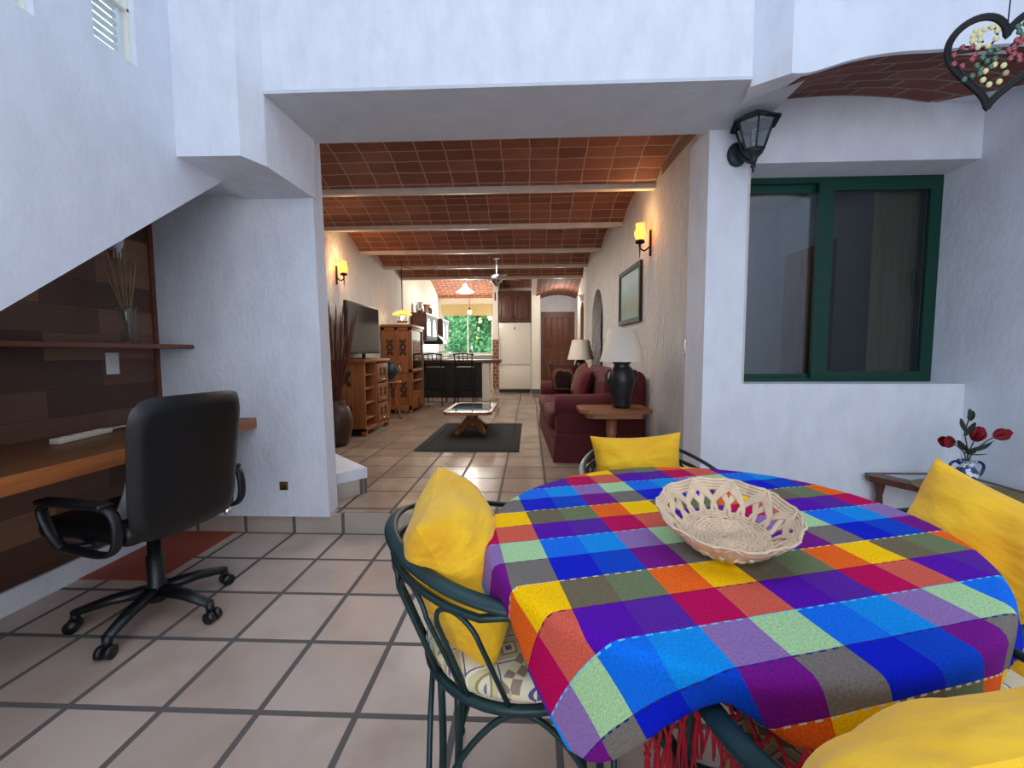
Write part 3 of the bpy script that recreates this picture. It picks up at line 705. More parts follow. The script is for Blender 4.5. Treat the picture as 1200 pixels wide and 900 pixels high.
# chairs
def make_dining_chair():
    t = thing('dining_chair', 'x', 'dining chair', group='wrought iron dining chairs')
    rail = []
    for i in range(33):
        a = PI+PI*i/32
        rail.append((.262*cos(a), .02+.325*sin(a), .69+.07*sin(PI*i/32)**1.5))
    left_arm = smooth_path([(-.20, .13, .47), (-.235, .20, .505), (-.25, .245, .585), (-.25, .245, .64), (-.258, .20, .683), (-.262, .10, .69)], 5)
    right_arm = [Vector((-p.x, p.y, p.z)) for p in left_arm[::-1]]
    MB().tube(left_arm+[Vector(p) for p in rail]+right_arm, .0135, 10, flat=(.55, 1.15)).build('arm_rail', M['green_iron'], t)
    r2_ = [(x*.985, .02+(y-.02)*.985, z-.03-.02*sin(PI*i/32)) for i, (x, y, z) in enumerate(rail)][3:-3]
    MB().tube([Vector(rail[0])+Vector((0, 0, -.008))]+[Vector(p) for p in r2_]+[Vector(rail[-1])+Vector((0, 0, -.008))], .008, 8).build('lower_rail', M['green_iron'], t)
    MB().tube([(.222*cos(i*PI/20), .222*sin(i*PI/20), .465) for i in range(40)], .011, 8, True).build('seat_ring', M['green_iron'], t)
    def railpt(f):
        i = f*32; j = min(int(i), 31); q = i-j; return Vector(r2_[max(0, min(len(r2_)-1, int(round(f*(len(r2_)-1)))))])
    K = 7
    for k in range(K):
        f0, f1 = (k+.06)/K, (k+.94)/K; pa, pb = railpt(f0), railpt(f1); pm_ = railpt((f0+f1)/2)
        def foot(f): a = PI+PI*f; return Vector((.222*cos(a), .222*sin(a), .47))
        A_, B_ = foot(f0*.96+.02), foot(f1*.96+.02); dz = Vector((0, 0, -.05)); c_ = (pa+pb)/2; path = [A_, A_.lerp(pa+dz, .5), pa+dz]
        for j in range(1, 12):
            th = PI*j/12; path.append(c_+dz+(pa-pb)/2*cos(th)+(pm_-c_)*sin(th)+Vector((0, 0, .044))*sin(th))
        path += [pb+dz, B_.lerp(pb+dz, .5), B_]
        MB().tube(path, .0052, 7).build('spindle_arch', M['green_iron'], t)
    feet = []
    for sx in (-1, 1):
        for sy in (-1, 1):
            a = math.atan2(sy*.9, sx); lg = MB(); ft = Vector((cos(a)*.285, sin(a)*.285, .012)); feet.append(ft)
            for da in (-.13, .13): lg.tube(smooth_path([(.222*cos(a+da), .222*sin(a+da), .465), (.226*cos(a+da*.8), .226*sin(a+da*.8), .25), tuple(ft)], 5), .008, 8)
            lg.ball(ft, .015); lg.build('leg', M['green_iron'], t)
    for i, j in ((0, 1), (1, 3), (3, 2), (2, 0)):
        A_, B_ = feet[i]+Vector((0, 0, .03)), feet[j]+Vector((0, 0, .03)); m = (A_+B_)/2; inn = Vector((m.x, m.y, 0)).normalized()*.21
        path = smooth_path([A_, A_*.86+m*.14+Vector((0, 0, .2)), A_*.5+Vector((inn.x, inn.y, 0))*.5+Vector((0, 0, .36)), Vector((inn.x, inn.y, .45)), B_*.5+Vector((inn.x, inn.y, 0))*.5+Vector((0, 0, .36)), B_*.86+m*.14+Vector((0, 0, .2)), B_], 5)
        MB().tube(path, .0065, 7).build('leg_arch', M['green_iron'], t)
    sp_ = MB()
    for k in range(-3, 4):
        x = k*.06; y = math.sqrt(.222**2-x*x); sp_.tube([(x, -y, .467), (x, y, .467)], .004, 6)
    sp_.build('seat_slats', M['green_iron'], t)
    return t
def make_seat_pad():
    mb_ = MB(); pr = []
    for i in range(13):
        a = -PI/2+PI*i/12; pr.append((.205+.022*cos(a), .026*sin(a)))
    G = MB().lathe([(.001, -.026)]+pr+[(.15, .034), (.08, .037), (.001, .036)], 40, cap=False)
    G.v = [(p[0]*(1+.012*sin(9*math.atan2(p[1], p[0]))), p[1]*(1+.012*sin(9*math.atan2(p[1], p[0]))), p[2]) for p in G.v]
    return G
ch = [('dining_chair', (-.02, 1.0), -90, 'green iron dining chair left of the table, its back toward the office chair'),
      ('dining_chair', (.46, 1.62), 180, 'green iron dining chair on the far side of the table, toward the living room'),
      ('dining_chair', (1.0, .98), 93, 'green iron dining chair right of the table, beside the corner table'),
      ('dining_chair', (.50, .54), 12, 'green iron dining chair nearest the camera, below the hanging hem of the cloth')]
pads = ['cream diamond-print seat pad on the chair left of the table', 'cream diamond-print seat pad on the far chair behind the table',
        'cream diamond-print seat pad on the chair beside the corner table', 'cream diamond-print seat pad on the chair nearest the camera']
c0 = make_dining_chair(); pad0 = None
for i, (nm, (x, y), rz, lb) in enumerate(ch):
    o = c0 if i == 0 else copy_tree(c0)
    o.location = (x, y, 0); o.rotation_euler = (0, 0, math.radians(rz)); o['label'] = lb
    if pad0 is None: p = pad0 = make_seat_pad().build('seat_pad', M['cushion'], None, 'x', 'seat pad', 'printed seat pads')
    else: p = pad0.copy(); C.objects.link(p)
    p.location = (x, y, .5005); p.rotation_euler = (0, 0, math.radians(rz)); p['label'] = pads[i]
# yellow pillows: (centre, normal yaw, tilt, roll, half sizes)
py = [('plump yellow pillow standing on edge in the chair left of the table', (-.165, .985, .68), (.44, .04, math.radians(-84)), (.195, .168, .105), 11),
      ('yellow pillow behind the far rim of the table, pointed corners up', (.445, 1.76, .655), (.2, .06, math.radians(177)), (.185, .16, .07), 12),
      ('yellow pillow on the chair beside the corner table', (1.02, .955, .655), (.3, -.17, math.radians(93)), (.235, .19, .08), 13),
      ('large yellow pillow closest to the camera, on the nearest chair', (.435, .385, .655), (.25, -.08, math.radians(10)), (.23, .215, .095), 14)]
for lb, loc, rot, (a, b, T), sd in py:
    o = pillow_mesh(a, b, T, .006, sd).build('yellow_pillow', M['yellow'], None, lb, 'pillow', 'yellow pillows on the dining chairs'); place(o, loc, rot)

# bread basket
def make_basket():
    t = thing('bread_basket', 'pale woven wicker bread basket on the checked tablecloth', 'basket', (.397, .872, TZ+.0065)); t.rotation_euler = (math.radians(11), 0, -.25); t.location.z += .012; t.scale = (.77,)*3
    bs = MB(); R0 = .092
    for k in range(15):
        r = .010+k*.0055
        bs.tube([(r*cos(a)*1.1, r*sin(a), .008+.0022*(1 if (i+k) % 2 else -1)) for i, a in ((i, 2*PI*i/28) for i in range(28))], .0034, 6, True)
    bs.build('base_weave', M['wicker'], t)
    sk = MB()
    for i in range(14):
        a = 2*PI*i/14; sk.tube([(.004*cos(a), .004*sin(a), .008), (R0*cos(a)*1.1, R0*sin(a), .008)], .003, 6)
    sk.build('base_spokes', M['wicker'], t)
    def wallpt(a, h, off=0.0):
        r = R0+.066*h**.85+off; return Vector((r*cos(a)*1.02, r*sin(a)*1.06, .006+.072*h))
    n = 21; st = 2*PI/n
    for lay in range(2):
        wv = MB()
        for i in range(n):
            if i % 2 != lay and i != n-1: continue
            if i == n-1 and lay: continue
            for k in range(4):
                d = (k-1.5)*.0062; pts = []
                for j in range(17):
                    q = j/16; h = min(1.0, 1.06*sin(PI*q)**.75)-abs(d)*0; a = i*st+(q-.5)*st*3.7
                    kk_ = 1-d/.066*1.0*sin(PI*q)**.5
                    over = .0032*(1 if (int(q*6)+i) % 2 else -1)
                    p = wallpt((a-i*st)*(1-d*9*sin(PI*q))+i*st, max(0, h*kk_), over); pts.append(p)
                wv.tube(pts, .0045, 6, flat=(.75, 1.05))
        wv.build('side_weave', M['wicker'], t)
    rm = MB()
    for h, rr in ((.02, .005), (.09, .0045), (.16, .0045), (.93, .0035)): rm.tube([wallpt(2*PI*i/60, h, .0025*(1 if i % 2 else -1)) for i in range(60)], rr, 6, True)
    rm.build('rim_bands', M['wicker'], t)
make_basket()

# ------------------------------------------------------------------ corner table with vase and flowers
t = thing('corner_table', 'triangular wooden corner table with grey glass top below the green window', 'corner table', (2.555, YS-.003, 0))
tri = [(-.54, -.004), (-.004, -.004), (-.004, -.98), (-.06, -1.0), (-.57, -.07)]
fr_ = MB().plate(tri, [[(-.47, -.03), (-.03, -.03), (-.03, -.9), (-.085, -.90)]], (0, 0, -.035), XY(.425)); fr_.build('top_frame', M['cab'], t)
MB().prism([(-.48, -.025), (-.025, -.025), (-.025, -.91), (-.08, -.91)], (0, 0, -.008), XY(.422)).build('glass_top', M['glass_top'], t)
for x, y in ((-.49, -.05), (-.05, -.93), (-.04, -.04)):
    MB().lathe([(.022, 0), (.026, .05), (.017, .1), (.024, .2), (.016, .3), (.026, .36), (.026, .392)], 14, (x, y, 0)).build('leg', M['cab'], t)
mt = MB().lathe([(.001, 0), (.20, 0), (.207, .004), (.20, .009), (.001, .009)], 40, (0, 0, 0), 1.08, .92, cap=False)
o = mt.build('placemat', M['mat'], None, 'oval olive woven placemat under the blue vase on the corner table', 'placemat'); place(o, (2.27, 2.28, .426), (0, 0, -.5))
VX, VY, VZ = 2.235, 2.26, .4355
t = thing('painted_vase', 'small blue and white two-handled ceramic vase on the corner table', 'vase', (VX, VY, VZ), -.1); t.scale = (.9,)*3
MB().lathe([(.044, 0), (.046, .008), (.028, .022), (.026, .03), (.046, .06), (.054, .09), (.048, .115), (.032, .14), (.030, .15), (.044, .175), (.041, .175), (.027, .15), (.02, .03), (.001, .03)], 28).build('vase_body', M['bluewhite'], t)
for s in (-1, 1):
    MB().tube(smooth_path([(s*.05, 0, .08), (s*.075, 0, .10), (s*.085, 0, .145), (s*.06, 0, .168), (s*.036, 0, .155)], 6), .007, 8).build('handle', M['cobalt'], t)
MB().lathe([(.0465, .004), (.047, .006), (.0465, .009)], 24, cap=False).build('foot_ring', M['cobalt'], t)
def petal(c, d, up, l, w, mb_):
    d = Vector(d).normalized(); s_ = d.cross(Vector(up)); s_ = s_.normalized() if s_.length > 1e-4 else Vector((1, 0, 0)); n_ = s_.cross(d); c = Vector(c); G = []
    for i in range(6):
        q = i/5; ww_ = w*sin(PI*(.12+.8*q)); G.append([c+d*(l*q)+s_*(ww_*u)+n_*(l*.35*q*q+.3*ww_*u*u) for u in (-1, -.5, 0, .5, 1)])
    mb_.grid(G)
fl = [((-.115, -.03, .255), (-1, -.2, .25), 'red artificial flower drooping at the left of the blue vase'), ((.035, .0, .27), (.1, -.3, 1), 'fullest red artificial flower upright above the blue vase'), ((.16, .02, .28), (1, 0, .35), 'red artificial flower leaning out to the right of the blue vase')]
for (x, y, z), d_, lb in fl:
    f = thing('red_flower', lb, 'flower', (VX, VY, VZ), 0, 'red flowers in the blue vase')
    MB().tube(smooth_path([(.0, .0, .06), (x*.12, y*.12, .18), (x*.6, y*.6, .18+(z-.18)*.7), (x, y, z)], 5), .003, 6).build('stem', M['stem'], f)
    pt = MB(); dv = Vector(d_).normalized(); o1 = dv.orthogonal().normalized(); o2 = dv.cross(o1)
    for k in range(7):
        a = k*2*PI/7; rad = o1*cos(a)+o2*sin(a); petal(Vector((x, y, z))-dv*.015, dv*1.0+rad*(.45+.15*(k % 2)), dv, .074, .032, pt)
    for k in range(4):
        a = k*PI/2; rad = o1*cos(a)+o2*sin(a); petal((x, y, z), dv*1.0+rad*.15, dv, .06, .022, pt)
    pt.build('petals', M['petal'], f)
f = thing('leaf_spray', 'tall dark green leafy spray rising from the middle of the blue vase', 'foliage', (VX, VY, VZ))
MB().tube(smooth_path([(0, 0, .06), (.0, .0, .2), (-.01, .01, .3), (.005, .0, .40)], 5), .003, 6).build('stem', M['stem'], f)
lf = MB()
for (c, d_, l) in (((0, 0, .2), (-.8, -.3, .3), .1), ((0, 0, .2), (1, .2, -.05), .14), ((0, 0, .21), (.6, -.5, .2), .1), ((-.01, .01, .28), (.8, 0, .6), .08), ((-.01, .01, .3), (-.6, .1, .8), .07), ((0, 0, .36), (.5, 0, .8), .05), ((0, 0, .37), (-.4, .1, .9), .05), ((0, 0, .19), (-.5, -.8, .1), .09), ((0, 0, .19), (.2, -.9, -.1), .08)):
    petal(c, d_, (0, 0, 1), l, .02, lf)
lf.build('leaves', M['leafd'], f)
t = thing('wall_outlet', 'white socket plate on the right wall above the corner table', 'outlet', (2.5575, 2.13, .47))
MB().box(-.007, 0, -.035, .035, -.055, .055, .002).build('cover_plate', M['white_plastic'], t)
MB().box(-.010, -.007, -.014, .014, -.03, .03).build('socket_face', M['white_plastic'], t)

# ------------------------------------------------------------------ lantern on the pillar
def lantern():
    t = thing('wall_lantern', 'weathered dark metal wall lantern on the white pillar beside the green window', 'wall lantern', (1.195, YS-.001, 2.285)); t.scale = (.86, .86, .84)
    MB().lathe([(.001, 0), (.062, 0), (.066, .01), (.055, .024), (.03, .032), (.001, .034)], 24, cap=False).build('wall_disc', M['lantern'], t)
    d_ = t.children[0].data
    for v in d_.vertices: v.co = Vector((v.co.x, -v.co.z, v.co.y*1.25))
    cy_ = -.17; cx_ = .03; DZ = -.125
    MB().tube(smooth_path([(0, -.02, 0), (.005, -.07, -.04), (.02, -.12, -.09), (cx_, cy_, DZ)], 6), .014, 10).ball((cx_, cy_, DZ-.02), .016).tube([(cx_, cy_, DZ-.06), (cx_, cy_, DZ+.02)], [.006, .014], 8).build('arm', M['lantern'], t)
    cup = MB().lathe([(.012, -.01), (.022, .01), (.026, .03), (.05, .055), (.06, .065), (.06, .078), (.01, .08)], 6, (cx_, cy_, DZ)); cup.build('base_cup', M['lantern'], t)
    zb, zt, rb, rt_ = .078+DZ, .245+DZ, .062, .118
    fr = MB()
    for k in range(6):
        a = k*PI/3+.26; b = a+PI/3
        fr.tube([(cx_+rb*cos(a), cy_+rb*sin(a), zb), (cx_+rt_*cos(a), cy_+rt_*sin(a), zt)], .006, 6)
        for r, z in ((rb, zb), (rt_, zt)): fr.tube([(cx_+r*cos(a), cy_+r*sin(a), z), (cx_+r*cos(b), cy_+r*sin(b), z)], .006, 6)
    fr.build('cage', M['lantern'], t)
    g = MB()
    for k in range(6):
        a = k*PI/3+.26; b = a+PI/3
        g.add([(cx_+rb*.98*cos(a), cy_+rb*.98*sin(a), zb), (cx_+rb*.98*cos(b), cy_+rb*.98*sin(b), zb), (cx_+rt_*.98*cos(b), cy_+rt_*.98*sin(b), zt), (cx_+rt_*.98*cos(a), cy_+rt_*.98*sin(a), zt)], [(0, 1, 2, 3)])
    g.build('glass_panes', M['lantern_glass'], t)
    rf = MB(); pr = [(.150, .238), (.150, .25), (.075, .292), (.075, .31), (.048, .335), (.012, .352), (.012, .36), (.009, .39), (.001, .43)]
    rf.lathe(pr, 6, (0, 0, 0), cap=False); ca_, sa_ = cos(.26), sin(.26)
    rf.v = [(cx_+p[0]*ca_-p[1]*sa_, cy_+p[0]*sa_+p[1]*ca_, p[2]+DZ) for p in rf.v]; rf.sm = [False]*len(rf.f); rf.build('roof', M['lantern'], t)
    bl = MB(); bl.tube([(cx_+.011*cos(i*.7), cy_+.011*sin(i*.7), DZ+.13+i*.0022) for i in range(40)], .0055, 6); bl.lathe([(.014, .08), (.014, .125), (.010, .13)], 10, (cx_, cy_, DZ)); bl.build('bulb', M['white_gloss'], t)
lantern()

# ------------------------------------------------------------------ hanging heart
def heart():
    hx, hy, hz = 1.495, 1.5, 2.085; t = thing('heart_ornament', 'hanging metal heart ornament with coloured glass beads at top right', 'ornament', (hx, hy, hz), math.radians(-8))
    t.rotation_euler = (0, math.radians(9), math.radians(-28))
    t.scale = (.86, 1, 1)
    def hp(a, k=1.0): return Vector((.0098*16*sin(a)**3*k, 0, (.0098*(13*cos(a)-5*cos(2*a)-2*cos(3*a)-cos(4*a))+.01)*k*.98))
    MB().tube([hp(2*PI*i/72) for i in range(72)], .0095, 8, True, flat=(1.25, .45)).build('heart_frame', M['black_metal'], t)
    def spiral(cx, cz, r0, r1, a0, turns, n=20): return [(cx+(r0+(r1-r0)*i/n)*cos(a0+turns*2*PI*i/n), 0, cz+(r0+(r1-r0)*i/n)*sin(a0+turns*2*PI*i/n)) for i in range(n+1)]
    curls = {'bead_cream': ((215, 205, 140), [spiral(-.055, .065, .04, .016, 2.6, 1.3), spiral(-.005, -.055, .03, .03, 0, 1, 14), spiral(.115, .035, .022, .022, 0, 1, 10)]),
             'bead_red': ((140, 40, 44), [spiral(-.105, .012, .03, .03, 0, 1, 13), spiral(.05, .01, .04, .018, 0, 1.8, 26)]),
             'bead_green': ((52, 92, 62), [spiral(.065, .085, .042, .018, 3.3, 1.3), [(-.05, 0, -.0), (-.035, 0, .018), (-.015, 0, .02), (-.06, 0, -.022), (-.035, 0, -.012), (-.015, 0, -.008), (-.045, 0, -.035), (-.02, 0, -.03)], [(-.085, 0, -.06), (-.065, 0, -.052), (-.045, 0, -.048)]])}
    wires = MB()
    for nm, (rgb, paths) in curls.items():
        m_ = pm(nm, rgb, .25, spec=.8)
        for P_ in paths:
            if len(P_) > 9: wires.tube(P_, .0035, 6)
            else: wires.tube(P_, .002, 5)
            last = None; bd = MB()
            for p in P_:
                p = Vector(p)
                if last is None or (p-last).length > .0155: bd.ball(p+Vector((0, -.003, 0)), .0092, 10, (1, .5, 1)); last = p
            bd.build('glass_beads', m_, t)
    wires.build('scroll_wire', M['black_metal'], t)
    from mathutils import Euler
    up_ = Euler(t.rotation_euler).to_matrix().inverted() @ Vector((0, 0, 1)); nt = Vector((0, 0, .058))
    MB().tube([nt, nt+up_*1.2, nt+up_*2.56], .0022, 6).build('hanging_cord', pm('purple_cord', (60, 40, 90), .8), t)
    return t
heart()

# ------------------------------------------------------------------ living room
# tall floor vase with red-brown stalks
t = thing('floor_vase', 'tall dark brown floor vase just inside the left pillar', 'vase', (-2.13, 4.62, FZ))
MB().lathe([(.10, 0), (.13, .04), (.165, .2), (.17, .3), (.13, .42), (.085, .47), (.10, .5), (.09, .5), (.075, .47), (.11, .4), (.001, .38)], 26).build('vase_body', M['clay'], t)
for i in range(34):
    a = i*2.399; sp = .05+.20*math.sqrt((i+.5)/34); h = 1.15+.45*((i*11) % 17)/16
    p = smooth_path([(.03*cos(a), .03*sin(a), .40), (.06*cos(a), .06*sin(a), .62), (sp*cos(a)*.7, sp*sin(a)*.7, h*.72), (sp*cos(a)+.01, sp*sin(a), h)], 4)
    MB().tube([(-2.13+q.x, 4.62+q.y, FZ+q.z) for q in p], [.004+.004*(k/len(p)) for k in range(len(p)-1)]+[.0015], 6).build('dried_stalk', M['red_stalk'], None, 'long red-brown dried stalk standing in the tall floor vase', 'dried stalk', 'dried stalks in the floor vase')

def rosette(mb_, cx, cy, cz, r, axis):
    for k in range(4):
        a = k*PI/2+PI/4
        for q in (0.45, .95):
            u, v = cos(a)*r*q, sin(a)*r*q*1.25
            c = (cx, cy+u, cz+v) if axis == 'x' else (cx+u, cy, cz+v)
            mb_.ball(c, r*.38, 8, (.25, 1, 1.2) if axis == 'x' else (1, .25, 1.2))
# TV console
def console():
    x0, x1, y0, y1, z0, z1 = -2.41, -1.99, 5.09, 5.95, FZ, 1.075
    t = thing('tv_console', 'rustic pine television console with open shelves and drawers', 'console', ((x0+x1)/2, (y0+y1)/2, z0)); ox, oy, oz = (x0+x1)/2, (y0+y1)/2, z0
    def B(mb_, a, b, c, d_, e, f, bev=.004): return mb_.box(a-ox, b-ox, c-oy, d_-oy, e-oz, f-oz, bev)
    B(MB(), x0, x1+.025, y0-.025, y1+.025, z1-.035, z1).build('top', M['pine_h'], t)
    for y in (y0, y1-.03): B(MB(), x0, x1, y, y+.03, z0+.06, z1-.035).build('side_panel', M['pine'], t)
    B(MB(), x0, x0+.012, y0, y1, z0+.06, z1-.035, 0).build('back_panel', M['pine'], t)
    ym = y0+.42
    B(MB(), x0, x1, ym-.03, ym, z0+.06, z1-.035).build('divider', M['pine'], t)
    B(MB(), x0, x1, y0, y1, z0+.06, z0+.10).build('bottom_board', M['pine'], t)
    for z in (.33, .52, .70, .87): B(MB(), x0+.01, x1-.02, y0+.03, ym-.03, z, z+.02).build('shelf', M['pine'], t)
    for z, h in ((.25, .24), (.51, .24), (.77, .25)):
        d_ = B(MB(), x1-.02, x1+.006, ym+.015, y1-.04, z, z+h).build('drawer', M['pine'], t)
        for q in (.3, .7):
            cv = MB(); rosette(cv, x1+.008-ox, ym+.015+(y1-.055-ym)*q-oy, z+h*.55-oz, .045, 'x'); cv.build('carving', M['carve'], d_)
        B(MB(), x1+.006, x1+.022, (ym+y1)/2-.06, (ym+y1)/2+.05, z+.02, z+.04).build('handle', M['chrome'], d_)
    for z in (.42, .84): cv = MB(); rosette(cv, -.03, y0-.003-oy, z-oz, .075, 'y'); cv.build('carving', M['carve'], t)
    for x in (x0, x1-.06):
        for y in (y0, y1-.06): B(MB(), x, x+.06, y, y+.06, z0, z0+.075).build('foot', M['pine'], t)
    return t
console()
t = thing('television', 'black flat screen television on the pine console', 'television', (-2.17, 5.53, 1.0755), .0)
MB().box(-.02, .02, -.52, .56, .07, .70, .006).build('casing', M['black'], t)
MB().box(.02, .022, -.505, .545, .09, .685).build('screen', M['screen'], t)
MB().box(-.1, .1, -.2, .24, 0, .015, .004).tube([(0, .02, .01), (0, .02, .09)], .025, 10).build('stand', M['black'], t)

# plant stand with a grey-green pot between console and armoire
t = thing('plant_stand', 'narrow wooden stand between the television console and the armoire', 'stand', (-2.1, 6.42, FZ))
MB().lathe([(.001, .56), (.15, .56), (.155, .575), (.15, .59), (.001, .59)], 20, cap=False).build('top', M['pine'], t)
for k in range(3):
    a = k*2.09+.4; MB().tube(smooth_path([(.08*cos(a), .08*sin(a), .56), (.06*cos(a), .06*sin(a), .3), (.14*cos(a), .14*sin(a), .0)], 4), .018, 8).build('leg', M['pine'], t)
t = thing('metal_urn', 'grey green metal urn on the narrow wooden stand', 'urn', (-2.1, 6.42, FZ+.5905))
MB().lathe([(.05, 0), (.055, .01), (.03, .03), (.08, .10), (.10, .17), (.08, .24), (.05, .27), (.06, .29), (.052, .29), (.04, .26), (.001, .25)], 22).build('urn_body', M['lantern'], t)
MB().tube(smooth_path([(.09, 0, .12), (.14, 0, .15), (.13, 0, .22), (.075, 0, .24)], 5), .008, 8).build('handle', M['steel'], t)

# armoire
def armoire():
    x0, x1, y0, y1, z0, z1 = -2.455, -1.965, 7.06, 7.83, FZ, 1.62
    ox, oy, oz = (x0+x1)/2, (y0+y1)/2, z0
    t = thing('armoire', 'tall carved pine armoire with open front compartments', 'armoire', (ox, oy, oz))
    def B(mb_, a, b, c, d_, e, f, bev=.004): return mb_.box(a-ox, b-ox, c-oy, d_-oy, e-oz, f-oz, bev)
    B(MB(), x0, x1+.03, y0-.03, y1+.03, z1-.045, z1).build('cornice', M['pine_h'], t)
    for k, y in enumerate((y0, y1-.03)):
        sp_ = B(MB(), x0, x1, y, y+.03, z0+.07, z1-.045).build('side_panel', M['pine'], t)
        if k == 0:
            fr_ = MB()
            for a, b in ((x0, x0+.05), ((x0+x1)/2-.025, (x0+x1)/2+.025), (x1-.05, x1)): B(fr_, a, b, y-.012, y, z0+.07, z1-.045)
            for a, b in ((z0+.07, z0+.14), (.82, .89), (z1-.10, z1-.045)): B(fr_, x0, x1, y-.012, y, a, b)
            fr_.build('panel_frame', M['pine'], sp_)
            for cx in (x0+.135, x1-.135):
                for z in (1.18, .48):
                    cv = MB(); rosette(cv, cx-ox, y-.004-oy, z-oz, .055, 'y'); rosette(cv, cx-ox, y-.004-oy, z+.13-oz, .055, 'y'); cv.build('carving', M['carve'], sp_)
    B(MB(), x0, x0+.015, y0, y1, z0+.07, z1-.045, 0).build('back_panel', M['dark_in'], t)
    for z in (.84, .66, .46, z0+.07): B(MB(), x0+.01, x1, y0+.03, y1-.03, z, z+.025).build('shelf', M['pine'], t)
    fr_ = MB()
    for a, b in ((y0, y0+.045), (y1-.045, y1)): B(fr_, x1, x1+.014, a, b, z0+.07, z1-.045)
    B(fr_, x1, x1+.014, y0, y1, z1-.09, z1-.045); B(fr_, x1, x1+.014, y0, y1, .83, .875); fr_.build('front_frame', M['pine'], t)
    d_ = B(MB(), x1-.01, x1+.012, y0+.05, y1-.05, z0+.11, .455).build('door', M['pine'], t)
    cv = MB(); rosette(cv, x1+.014-ox, 0, .3-oz, .05, 'x'); cv.build('carving', M['carve'], d_)
    B(MB(), x1-.012, x1-.006, y0+.045, y1-.045, .88, z1-.09, 0).build('glass_door', M['pane'], t)
    for x in (x0, x1-.06):
        for y in (y0, y1-.06): B(MB(), x, x+.06, y, y+.06, z0, z0+.08).build('foot', M['pine'], t)
armoire()

# hanging lamp with amber bowl and chimney
t = thing('pendant_lamp', 'amber glass bowl pendant lamp lit above the armoire', 'pendant lamp', (-2.14, 7.2, 1.66))
MB().lathe([(.085, .0), (.09, .012), (.085, .025), (.055, .03), (.055, .0)], 22, cap=False).build('burner_ring', M['brass'], t)
MB().lathe([(.055, .03), (.062, .09), (.05, .14), (.05, .145), (.046, .14), (.058, .09), (.051, .03)], 20, cap=False).build('chimney', M['clear'], t)
MB().lathe([(.165, .13), (.15, .155), (.1, .185), (.04, .20), (.03, .21), (.026, .205), (.035, .195), (.095, .178), (.145, .148), (.16, .128)], 28, cap=False).build('glass_bowl', M['glass_lit'], t)
MB().ball((0, 0, .09), .026).build('bulb', M['bulb'], t)
MB().tube([(0, 0, .2), (0, 0, .60), (0, -.0, 1.02)], .005, 6).tube(smooth_path([(0, 0, .94), (.12, .02, .90), (.3, .05, .85), (.5, .1, .90), (.62, .14, .97)], 6), .004, 6).build('chain', M['black_metal'], t)
MB().tube([(.07*cos(k*2.09), .07*sin(k*2.09), z) for k in (0,) for z in (.015, .2)], .004, 6).tube([(.07*cos(2.09), .07*sin(2.09), .015), (.03*cos(2.09), .03*sin(2.09), .2)], .004, 6).tube([(.07*cos(4.19), .07*sin(4.19), .015), (.03*cos(4.19), .03*sin(4.19), .2)], .004, 6).build('support_wire', M['brass'], t)

# sconces
def sconce(name_label, loc, rz):
    t = thing('wall_sconce', name_label, 'wall sconce', loc, rz, 'lit wall sconces'); t.scale = (.82,)*3   # local -y is out of the wall
    MB().box(-.022, .022, -.018, 0, -.14, .14, .006).build('wall_plate', M['black_metal'], t)
    MB().tube(smooth_path([(0, -.015, -.04), (0, -.07, -.08), (0, -.12, -.05), (0, -.12, .0)], 5), .009, 8).tube([(0, -.12, -.16), (0, -.12, 0)], [.004, .012], 8).build('arm', M['black_metal'], t)
    MB().lathe([(.015, -.01), (.05, .0), (.052, .02), (.04, .035), (.01, .036)], 18, (0, -.12, 0)).build('cup', M['black_metal'], t)
    MB().lathe([(.034, .03), (.06, .07), (.064, .11), (.045, .16), (.05, .21), (.047, .21), (.042, .16), (.06, .11), (.056, .07), (.03, .03)], 22, (0, -.12, 0), cap=False).build('glass_shade', M['glass_lit'], t)
    MB().ball((0, -.12, .09), .028).build('bulb', M['bulb'], t)
sconce('lit wall sconce on the left living room wall above the television', (LW(5.4), 5.4, 2.13), PI/2)
sconce('lit wall sconce on the right wall above the framed picture', (RW(4.0), 4.0, 2.13), -PI/2)

# coffee table & rug
t = thing('area_rug', 'dark charcoal rectangular rug under the coffee table', 'rug', (-.658, 5.205, FZ))
MB().box(-.547, .547, -.875, .875, .0005, .010, .003).build('pile', M['rug'], t)
rb_ = MB()
for x in (-.46, .46): rb_.box(x-.012, x+.012, -.79, .79, .010, .0125)
for y in (-.79, .79): rb_.box(-.46, .46, y-.012, y+.012, .010, .0125)
rb_.build('border_stripe', M['rug_edge'], t)
t = thing('coffee_table', 'low carved pedestal coffee table with a mirrored glass top', 'coffee table', (-.74, 5.45, FZ+.0105))
oc = [(-.23, -.50), (.23, -.50), (.29, -.42), (.29, .42), (.23, .50), (-.23, .50), (-.29, .42), (-.29, -.42)]
MB().plate(oc, [[(a*.86, b*.92) for a, b in oc]], (0, 0, .035), XY(.275)).build('top_frame', M['oak'], t)
MB().prism([(a*.87, b*.925) for a, b in oc], (0, 0, .008), XY(.30)).build('glass_top', M['mirror'], t)
MB().lathe([(.07, .06), (.085, .1), (.05, .13), (.075, .17), (.08, .2), (.05, .23), (.1, .275)], 22).build('pedestal', M['oak'], t)
for k in range(4):
    a = k*PI/2+PI/4+.1
    MB().tube(smooth_path([(0, 0, .13), (.1*cos(a), .12*sin(a), .115), (.18*cos(a), .28*sin(a), .05), (.24*cos(a), .42*sin(a), .025)], 5), [.05]*6+[.04]*6+[.034]*4, 10, flat=(.9, 1)).build('leg', M['oak'], t)

